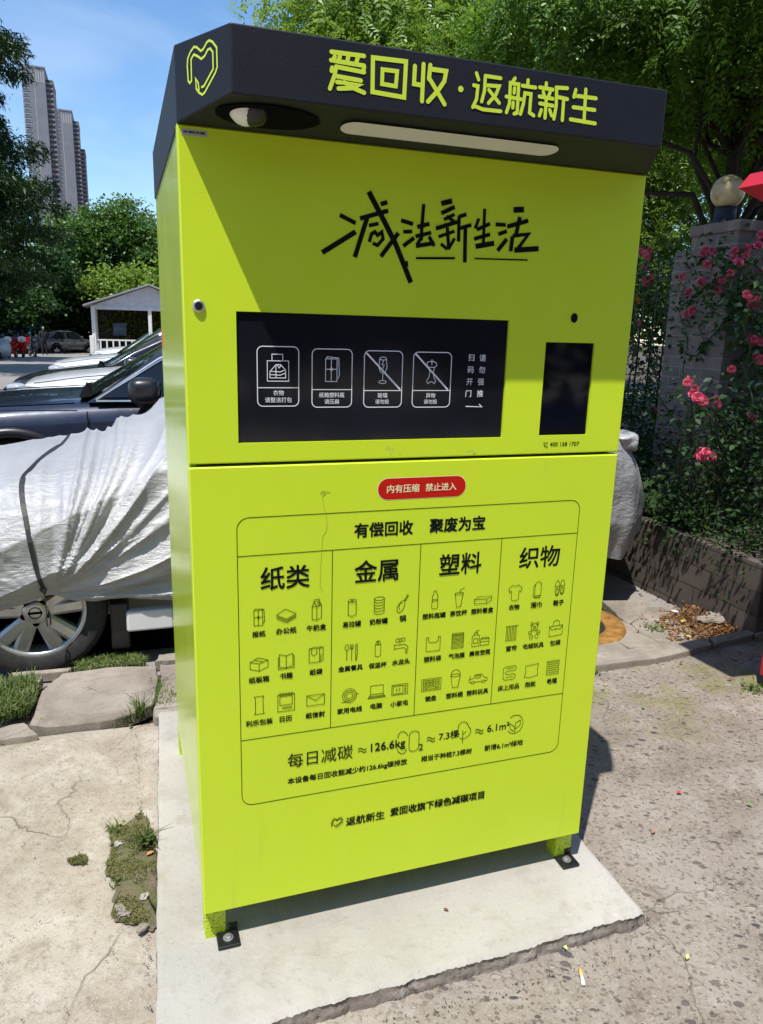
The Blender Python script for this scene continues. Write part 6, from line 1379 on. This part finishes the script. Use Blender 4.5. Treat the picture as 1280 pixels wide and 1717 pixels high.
y = 44; scooter('red and white scooter with tall white front cowl', tuple(gy(21, 596, y)[:2]) + (roadz(y),), -PI * .55, M['redlabel'], M['white'])
scooter('low red scooter with white front basket beside the taller scooter', tuple(gy(39, 592, y + 1)[:2]) + (roadz(y),), -PI * .48, M['redlabel'], M['white'], False)
scooter('dark scooter with red top box in front of the blue car', tuple(gy(54, 588, y + 3)[:2]) + (roadz(y + 3),), -PI * .4, M['bcar'], M['bcar'])
o = thing('covered_scooter', 'grey sheet draped over a scooter at the left edge', 'covered scooter', tuple(gy(4, 598, 42)[:2]) + (roadz(42),)); b = MB(); v, F = superbox((0, 0, .55), (.45, .7, .52), 2.2, 22); v = [tuple(np.array(p) * (1 + .05 * float(fbm(p[0] * 6 + p[1] * 4, p[2] * 7, 3)))) for p in v]; b.add(v, F, 0, True); b.build('sheet', M['cover'], o)
b = MB(); b.lathe([(.2, -.05), (.24, 0), (.2, .05)], (.0, -.5, .24), 'x', 20); b.build('wheel', M['rubber'], o)


def person(loc, rz):
    t = thing('person', 'person in dark clothes standing on the far road beside the grey hatchback', 'person', loc, rz)
    J = dict(pel=(0, 0, .93), chest=(0, .01, 1.28), neck=(0, .02, 1.46), head=(0, -.01, 1.60), top=(0, 0, 1.70), hl=(.09, 0, .90), kl=(.11, -.02, .50), al=(.12, .03, .09), tl=(.13, -.13, .04), hr=(-.09, 0, .90), kr=(-.10, .02, .50), ar=(-.12, .05, .09), tr=(-.13, -.11, .04),
             sl=(.19, .01, 1.40), el=(.25, .03, 1.12), wl=(.24, -.08, .88), fl=(.23, -.11, .78), sr=(-.19, .01, 1.40), er=(-.26, .02, 1.12), wr=(-.22, -.10, .90), fr=(-.20, -.14, .81))
    Rr = dict(pel=.15, chest=.16, neck=.06, head=.10, top=.07, hl=.10, kl=.065, al=.045, tl=.04, hr=.10, kr=.065, ar=.045, tr=.04, sl=.075, el=.05, wl=.035, fl=.035, sr=.075, er=.05, wr=.035, fr=.035)
    E = 'pel-chest chest-neck neck-head head-top pel-hl hl-kl kl-al al-tl pel-hr hr-kr kr-ar ar-tr chest-sl sl-el el-wl wl-fl chest-sr sr-er er-wr wr-fr'.split(); K = list(J)
    me = bpy.data.meshes.new('body'); me.from_pydata([J[k] for k in K], [tuple(K.index(q) for q in e.split('-')) for e in E], []); ob = link('body', me, t)
    md = ob.modifiers.new('skin', 'SKIN'); 
    for k, sv in zip(K, me.skin_vertices[0].data if me.skin_vertices else []): sv.radius = (Rr[k], Rr[k])
    if not me.skin_vertices:
        bm = bmesh.new(); bm.from_mesh(me); ly = bm.verts.layers.skin.verify()
        for v, k in zip(bm.verts, K): v[ly].radius = (Rr[k], Rr[k]); v[ly].use_root = (k == 'pel')
        bm.to_mesh(me); bm.free()
    ob.modifiers.new('sub', 'SUBSURF').levels = 1; ob.modifiers['sub'].render_levels = 2; me.materials.append(flat('dark_cloth', (.018, .018, .022), .9))
    h = MB(); v, F = superbox((0, -.01, 1.61), (.075, .095, .115), 2.1, 10); h.add(v, F, 0, True); v, F = superbox((0, -.10, 1.60), (.012, .02, .02), 2, 6); h.add(v, F, 0, True); h.build('face', flat('skin', (.42, .26, .18), .6), t)
    h = MB(); v, F = superbox((0, .02, 1.65), (.085, .09, .095), 2.1, 10); h.add(v, F, 0, True); h.build('hair', M['blackp'], t)


y = 50; person(tuple(gy(75, 590, y)[:2]) + (roadz(y),), .5)
for px, h_ in (((131, 574), 3.0), ((101, 574), 4.4)):
    p = gy(px[0], px[1], 59); t = tag(MB().tube([(0, 0, 0), (0, 0, h_)], [.13, .10], 10).build('concrete_post', M['kerb']), 'grey post beside the pavilion and hatchback' if h_ < 4 else 'slimmer pale post above the grey hatchback roof', 'post'); t.location = (p[0], 59, roadz(59))


def tower(label, segs, mats):
    """segs: (px_left, px_right, px_top, distance y, depth)."""
    y0 = segs[0][3]; base = gy(segs[0][0], 500, y0); t = thing('apartment_tower', label, 'apartment building', (base[0], y0, -6)); o = np.array(t.location)
    wall, pale, glass, dark, pink = mats; r = random.Random(5); win = None; bal = None
    for si, (pl, pr, pt, y, dep, kind) in enumerate(segs):
        A, B = gy(pl, pt, y) - o, gy(pr, pt, y) - o; x0, x1, zt = A[0], B[0], (A[2] + B[2]) / 2
        b = MB(); b.bbox((x0, 0 + y - y0, 0), (x1, y - y0 + dep, zt), .05); b.bbox((x0 - .25, y - y0 - .25, zt - .9), (x1 + .25, y - y0 + dep, zt + .15), .05); b.build('wall', wall if kind != 'bal' else pink, t)
        n = int((zt - 8) / 2.95)
        if kind == 'win':
            c = MB(); c.box((x1 - .8, y - y0 - .12, 0), (x1 - .45, y - y0 - .002, zt - 1)); c.build('pilaster', pale, t)
            for k in range(min(n, 40)):
                z = zt - 3.2 - k * 2.95
                if win is None: m = MB(); m.bbox((0, -.30, 0), (1, -.02, 1.0), .03); win = m.build('window_bay', pale, t); g = MB(); g.box((.08, -.34, .14), (.92, -.302, .86)); wp = g.build('pane', glass, win); q, qp = win, wp
                else: q = win.copy(); COL.objects.link(q); q.parent = t; qp = wp.copy(); COL.objects.link(qp); qp.parent = q
                q.location = (x0 + .25, y - y0, z); q.scale = (max(.5, (x1 - x0) * .50), 1, 2.1)
        if kind == 'blank':
            for i in range(4):
                s = MB(); w_ = (x1 - x0) / 9; xx = x0 + w_ * (1.2 + 2 * i); s.box((xx, y - y0 - .06, zt - 9), (xx + w_ * .8, y - y0 - .004, zt - 3)); s.build('crown_panel', pale, t)
        if kind == 'bal':
            for k in range(min(n, 40)):
                z = zt - 2.6 - k * 2.95
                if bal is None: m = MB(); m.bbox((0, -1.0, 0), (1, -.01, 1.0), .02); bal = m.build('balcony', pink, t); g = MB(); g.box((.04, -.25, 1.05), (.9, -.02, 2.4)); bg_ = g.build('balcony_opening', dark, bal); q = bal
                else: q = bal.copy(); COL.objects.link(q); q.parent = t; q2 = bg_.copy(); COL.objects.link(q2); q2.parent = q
                q.location = (x0 + .1, y - y0, z); q.scale = (max(.5, (x1 - x0) * 1.0), 1, 1.0)


tm = (flat('tower_grey_render', (.20, .205, .235), .9, var=.1, vscale=.2), flat('tower_pale_trim', (.42, .41, .40), .8), flat('tower_window_glass', (.10, .13, .16), .15), flat('tower_shadow_recess', (.085, .085, .098), .9), flat('tower_pink_render', (.27, .235, .24), .9, var=.1, vscale=.2))  # tower colours raised to put distance haze into them
tower('nearer grey apartment tower with stepped top seen past the conifer', [(34, 57, 108, 560, 30, 'win'), (56, 74, 111, 558, 30, 'blank'), (74, 88, 134, 562, 26, 'bal')], tm)
tower('slimmer grey apartment tower with stepped balconies standing alone against the sky', [(91, 104, 182, 640, 30, 'win'), (103, 120, 184, 638, 30, 'blank'), (120, 131, 203, 642, 26, 'bal'), (131, 142, 250, 646, 26, 'bal')], tm)


# ---------------------------------------------------------------- small things on the ground
def manhole():
    e = gz(1036, 1034, .02); c = np.array([e[0] - .345, e[1] + .02, .006]); t = thing('manhole_cover', 'round iron manhole cover with worn yellow painted rim', 'manhole cover', tuple(c))
    b = MB(); b.lathe([(.0001, .004), (.225, .004), (.225, .0)], (0, 0, 0), 'z', 48); b.build('lid', M['rubber'], t)
    yl = flat('worn_yellow_paint', (.27, .135, .028), .8, var=.5, vscale=18); b = MB(); b.lathe([(.225, .0), (.23, .012), (.335, .014), (.345, -.01)], (0, 0, 0), 'z', 64); b.build('rim', yl, t)


manhole()


def ground_poly(px, z=0.0): return [gz(x, y, z)[:2] for x, y in px]


def inside(pts, poly):
    P = np.asarray(poly); x, y = pts[:, 0], pts[:, 1]; c = np.zeros(len(pts), bool); j = len(P) - 1
    for i in range(len(P)):
        m = ((P[i, 1] > y) != (P[j, 1] > y)) & (x < (P[j, 0] - P[i, 0]) * (y - P[i, 1]) / (P[j, 1] - P[i, 1] + 1e-12) + P[i, 0]); c ^= m; j = i
    return c


def scatter(poly, n, rg):
    P = np.asarray(poly); lo, hi = P.min(0), P.max(0); out = np.zeros((0, 2))
    while len(out) < n: q = rg.uniform(lo, hi, (n * 3, 2)); out = np.vstack([out, q[inside(q, P)]])
    return out[:n]


def blades(P2, z, h, rg, wd=.0035, lean=.5):
    n = len(P2); a = rg.uniform(0, 6.283, n); L = h * rg.uniform(.5, 1.3, n); d = np.stack([np.cos(a), np.sin(a), np.zeros(n)], 1); s = np.stack([-np.sin(a), np.cos(a), np.zeros(n)], 1) * (wd * rg.uniform(.6, 1.3, n))[:, None]
    B = np.concatenate([P2, np.full((n, 1), z)], 1); k = (lean * rg.uniform(.1, 1.3, n))[:, None]; m = B + d * (L * .5)[:, None] * k * .6 + np.array([0, 0, 1.]) * (L * .55)[:, None]; t = B + d * L[:, None] * k + np.array([0, 0, 1.]) * (L * (1 - .3 * k[:, 0]))[:, None]
    return np.concatenate([np.stack([B - s, B + s, m + s * .8, m - s * .8], 1), np.stack([m - s * .8, m + s * .8, t + s * .1, t - s * .1], 1)])


rg = np.random.default_rng(91)
zz7 = lambda p: (p[0] / 3.03, 1150 + p[1] / 3.03)
mp_ = ground_poly([zz7(p) for p in ((725, 640), (752, 690), (770, 725), (790, 790), (800, 860), (805, 1000), (806, 1120), (803, 1230), (760, 1252), (725, 1230), (690, 1222), (640, 1212), (590, 1202), (570, 1170), (585, 1120), (592, 1060), (575, 1000), (545, 962), (545, 905), (568, 850), (565, 800), (555, 740), (600, 725), (650, 700), (700, 665))])
mpw = wobble([np.append(p, 0) for p in mp_], .004, 4, 8); mpw = [p[:2] for p in mpw]
mm_, mt, mb2 = nmat('mossy_soil'); g = N(mt); v = g.coord(); n1 = g.noise(v, 14, 6, .7); cc_ = g.mix(g.rng(n1, .42, .6), (.165, .128, .088), (.115, .125, .035)); cc_ = g.mix(g.rng(g.noise(v, 120, 3, .7), .6, .68), cc_, (.26, .23, .19)); g.l(cc_, mb2.inputs['Base Color']); mb2.inputs['Roughness'].default_value = 1; g.bump(g.noise(v, 45, 5, .7), 1.0, .02, mb2)
c = np.mean(mpw, 0); b = MB(); n = len(mpw); b.add([(p[0], p[1], .0025) for p in mpw] + [(c[0] + (p[0] - c[0]) * .85, c[1] + (p[1] - c[1]) * .85, .008) for p in mpw] + [(c[0], c[1], .009)], [(i, (i + 1) % n, n + (i + 1) % n, n + i) for i in range(n)] + [(n + i, n + (i + 1) % n, 2 * n) for i in range(n)], 0, True)
mo = b.build('moss_bed', mm_); tag(mo, kind='stuff')
P = scatter(mp_, 3600, rg); keep = 1.5 * fbm(P[:, 0] * 24, P[:, 1] * 24, 12) - 1.6 * np.clip((P[:, 0] + .175) / .05, 0, 1) * np.clip((.33 - P[:, 1]) / .2, 0, 1) > -.15; o = np_mesh('moss', blades(P[keep], .005, .011, rg, .0022, 1.0), 4, M['moss']); tag(o, kind='stuff')
sp = scatter(ground_poly([zz7(p) for p in ((340, 890), (400, 865), (442, 868), (436, 910), (360, 912))]), 500, rg); np_o = np_mesh('moss', blades(sp, .001, .009, rg, .002, 1.0), 4, M['moss']); tag(np_o, kind='stuff')
yl = scatter([(-2.0, 1.34), (.05, 1.34), (.05, 1.42), (-2.0, 1.42)], 500, rg)
P = scatter(ground_poly([(128, 1116), (150, 1104), (225, 1100), (250, 1108), (240, 1118), (160, 1128), (126, 1134)], .0), 1300, rg); tag(np_mesh('grass', blades(P, .0, .032, rg, .003, .9), 4, M['grass']), kind='stuff')
P = scatter(ground_poly([(-10, 1150), (60, 1140), (66, 1158), (48, 1200), (-10, 1212)], .0), 1300, rg); tag(np_mesh('grass', blades(P, -.005, .06, rg, .0034, .7), 4, M['grass']), kind='stuff')
P = scatter(ground_poly([(252, 1140), (268, 1138), (296, 1168), (296, 1182), (256, 1186)], .02), 900, rg); tag(np_mesh('grass', blades(P, .0, .035, rg, .0036, .8), 4, M['grass']), kind='stuff')


def weed(label, px, z, n, h, spread, leafy=0, seed=0, wd=.003):
    w = gz(px[0], px[1], z); r_ = np.random.default_rng(seed); o = thing('weed', label, 'weed', tuple(w)); P = r_.normal(0, spread, (n, 2)); np_mesh('blades', blades(P, 0, h, r_, wd, .75), 4, M['grass'], o)
    if leafy: Q = np.concatenate([r_.normal(0, spread * 1.4, (leafy, 2)), r_.uniform(.005, h * .7, (leafy, 1))], 1); np_mesh('leaves', leaf_quads(Q, .022, r_, .6, .65), 4, M['grass'], o)


weed('spiky grass tuft growing at the kerb crack left of the kiosk foot', (236, 1204), 0, 46, .105, .011, 0, 1)
weed('low grass tuft in the kerb crack below the large paving slab', (208, 1206), .0, 60, .035, .026, 14, 2)
weed('small leafy weed at the notch of the kerb near the left edge', (65, 1216), .0, 8, .035, .008, 12, 3)
weed('green grass tuft with thin arching blades beside the pale pad', (245, 1422), .0, 60, .075, .013, 0, 4)
weed('pale grass sprig at the top end of the mossy strip', (194, 1394), .0, 24, .030, .012, 6, 5)
weed('tiny grass tuft in the middle of the mossy strip', (197, 1484), .0, 30, .026, .008, 0, 6)
weed('small green weed growing from the cracked paving near the manhole', (1098, 1056), .01, 40, .025, .026, 60, 7)
weed('leafy weed at the foot of the red booth', (1267, 1158), .0, 16, .05, .02, 40, 8)
weed('broad leafy weed at the left edge beside the kerb grass', (8, 1192), .0, 10, .05, .02, 46, 9)
weed('tiny sprout in the crack beside the kiosk rear corner', (1001, 1128), .0, 8, .02, .008, 8, 10)

# leaf litter and what lies in it
lp = ground_poly([(1098, 1050), (1120, 1030), (1160, 1018), (1205, 1010), (1285, 1040), (1292, 1052), (1270, 1056), (1195, 1072), (1120, 1082), (1124, 1066)], .0)
P = scatter(lp, 3000, rg); P = np.concatenate([P, np.array(P[:500]) + rg.normal(0, .09, (500, 2))]); P3 = np.concatenate([P, rg.uniform(.004, .024, (len(P), 1))], 1); tag(np_mesh('leaf_litter', leaf_quads(P3, .026, rg, 1.4, .42), 4, M['litter']), kind='stuff')
for i, (px, r_, lab) in enumerate(((  (1183, 1041), .055, 'grey rubble chunk lying left among the dry leaves'), ((1200, 1038), .075, 'largest grey rubble chunk on the dry leaves'), ((1206, 1028), .045, 'small pale rubble chunk behind the largest one'), ((1155, 998), .05, 'grey stone lying in the shade under the planter wall'))):
    w = gz(*px, .03); v, F = superbox((0, 0, .012), (r_, r_ * .6, .018), 3.5, 8); v = [tuple(np.array(p) * (1, 1, .7) + .0035 * np.random.default_rng(i * 99 + k).normal(0, 1, 3)) for k, p in enumerate(v)]
    o = MB().add(v, F).build('rubble_stone', M['kerb']); o.location = tuple(w); o.rotation_euler[2] = i * 1.1; tag(o, lab, 'stone')
p0, p1 = gz(1160, 1049, .03), gz(1179, 1018, .035); o = MB().tube([np.zeros(3), (p1 - p0) * .5 + (0, 0, .004), p1 - p0], [.008, .009, .007], 8).build('brown_stick', flat('brown_wood', (.075, .04, .025), .8)); o.location = tuple(p0); tag(o, 'brown stick lying on the leaf litter', 'stick')


def flatleaf(label, px, z, size, mat, seed, cat='leaf', name='fallen_leaf'):
    r_ = np.random.default_rng(seed); w = gz(*px, z); a = r_.uniform(0, 6.28); pts = [(0, -1), (.45, -.5), (.5, .1), (.25, .7), (0, 1), (-.3, .6), (-.5, 0), (-.4, -.55)]; V = [(p[0] * size * math.cos(a) - p[1] * size * math.sin(a), p[0] * size * math.sin(a) + p[1] * size * math.cos(a), .003 + .006 * abs(p[0])) for p in pts] + [(0, 0, .002)]
    o = MB().add(V, [(i, (i + 1) % 8, 8) for i in range(8)], 0, True).build(name, mat); o.location = tuple(w); tag(o, label, cat)


ylw = flat('yellow_leaf', (.55, .40, .05), .7); grn = flat('green_leaf', (.10, .28, .04), .5); brn = flat('brown_leaf', (.16, .06, .03), .8); whi = flat('white_paper', (.75, .74, .72), .8); rdp = flat('red_scrap', (.50, .04, .02), .6); pal = flat('pale_leaf', (.52, .55, .20), .7)
for i, a in enumerate((('dark red dry leaf on the pale concrete pad', (748, 1527), .053, .008, brn), ('pale yellow green leaf lying near the pad front edge', (946, 1588), .004, .014, pal), ('red scrap lying on the pebbled concrete', (1139, 1330), .004, .012, rdp), ('green leaf at the right on the pebbled concrete', (1257, 1350), .004, .012, grn),
                       ('green leaf on the mossy concrete behind the kiosk shadow', (1079, 1187), .004, .011, grn), ('yellow leaf beside the leaf litter', (1146, 1042), .03, .022, ylw), ('second yellow leaf at the kerb edge of the litter', (1155, 1068), .035, .018, ylw), ('white paper scrap near the shaded wall', (1132, 1026), .03, .024, whi),
                       ('pinkish dry leaf on pebbled concrete near the right kiosk foot', (1096, 1396), .004, .012, flat('pink_leaf', (.36, .17, .11), .8)), ('tan leaf at the left front of the pad', (728, 1650), .004, .013, flat('tan_leaf', (.45, .28, .14), .8)), ('dark dry leaf on the mossy right hand concrete', (1142, 1112), .004, .012, brn), ('long dark leaf on the mossy right hand concrete', (1224, 1140), .004, .014, brn),
                       ('small yellow leaf beside the kiosk rear corner', (1017, 1149), .004, .008, ylw), ('pale oval leaf at the lower right on worn concrete', (1153, 1606), .004, .011, pal), ('orange brown dry leaf on the mossy strip', (252, 1432), .012, .014, flat('orange_leaf', (.42, .17, .07), .8)))): flatleaf(a[0], a[1], a[2], a[3], a[4], i)
for i, (px, lab) in enumerate(((zz7((605, 812)), 'white stone chip at the upper end of the mossy strip'), (zz7((735, 1078)), 'white stone chip low on the mossy strip'), (zz7((612, 1140)), 'grey flat stone at the left rim of the moss'), (zz7((632, 1168)), 'small grey stone under the flat one at the moss rim'), (zz7((725, 1240)), 'rounded grey stone at the lower end of the mossy strip'))):
    v, F = superbox((0, 0, .005), (.014 + .004 * (i > 1), .010, .007), 2.8, 7); v = [tuple(np.array(p) + .002 * np.random.default_rng(i * 77 + k).normal(0, 1, 3)) for k, p in enumerate(v)]; o = MB().add(v, F).build('stone_chip', M['slab'] if i < 2 else M['kerb']); o.location = tuple(gz(*px, .008)); o.rotation_euler[2] = i; tag(o, lab, 'stone')
# cigarette end
w = gz(976, 1638, .006); d = gz(979, 1652, .006) - gz(973, 1625, .006); L = np.linalg.norm(d); t = thing('cigarette_end', 'crushed cigarette end lying in front of the pad', 'cigarette end', tuple(w)); d = d / L
b = MB(); b.tube([-d * L * .5, -d * L * .05], [.0050, .0048], 10); b.build('filter', flat('cork_paper', (.62, .38, .14), .8, var=.2, vscale=200), t); b = MB(); b.tube([-d * L * .05 + (0, 0, .0002), d * L * .3, d * L * .5], [.0047, .0050, .0054], 10); b.build('paper', whi, t)
# dry twigs and bits on the concrete
r_ = np.random.default_rng(17); V = []
for k in range(420):
    x, y = r_.uniform(.9, 3.0), r_.uniform(-.9, 1.2)
    if x < 1.35 and y > -.35: continue
    V.append((x, y, .003))
for k in range(420):
    x, y = r_.uniform(-1.3, -.2), r_.uniform(-.6, 1.25); V.append((x, y, .003))
for k in range(160): V.append((-.137 - abs(r_.normal(0, .012)), r_.uniform(-.25, 1.25), .003)); V.append((r_.uniform(-.13, 1.17), -.30 - abs(r_.normal(0, .015)), .003)); V.append((1.20 + abs(r_.normal(0, .015)), r_.uniform(-.25, .6), .003))
tag(np_mesh('debris', leaf_quads(np.array(V), .0075, r_, 3.0, .4), 4, flat('dark_crumb', (.055, .045, .036), .9)), kind='stuff')
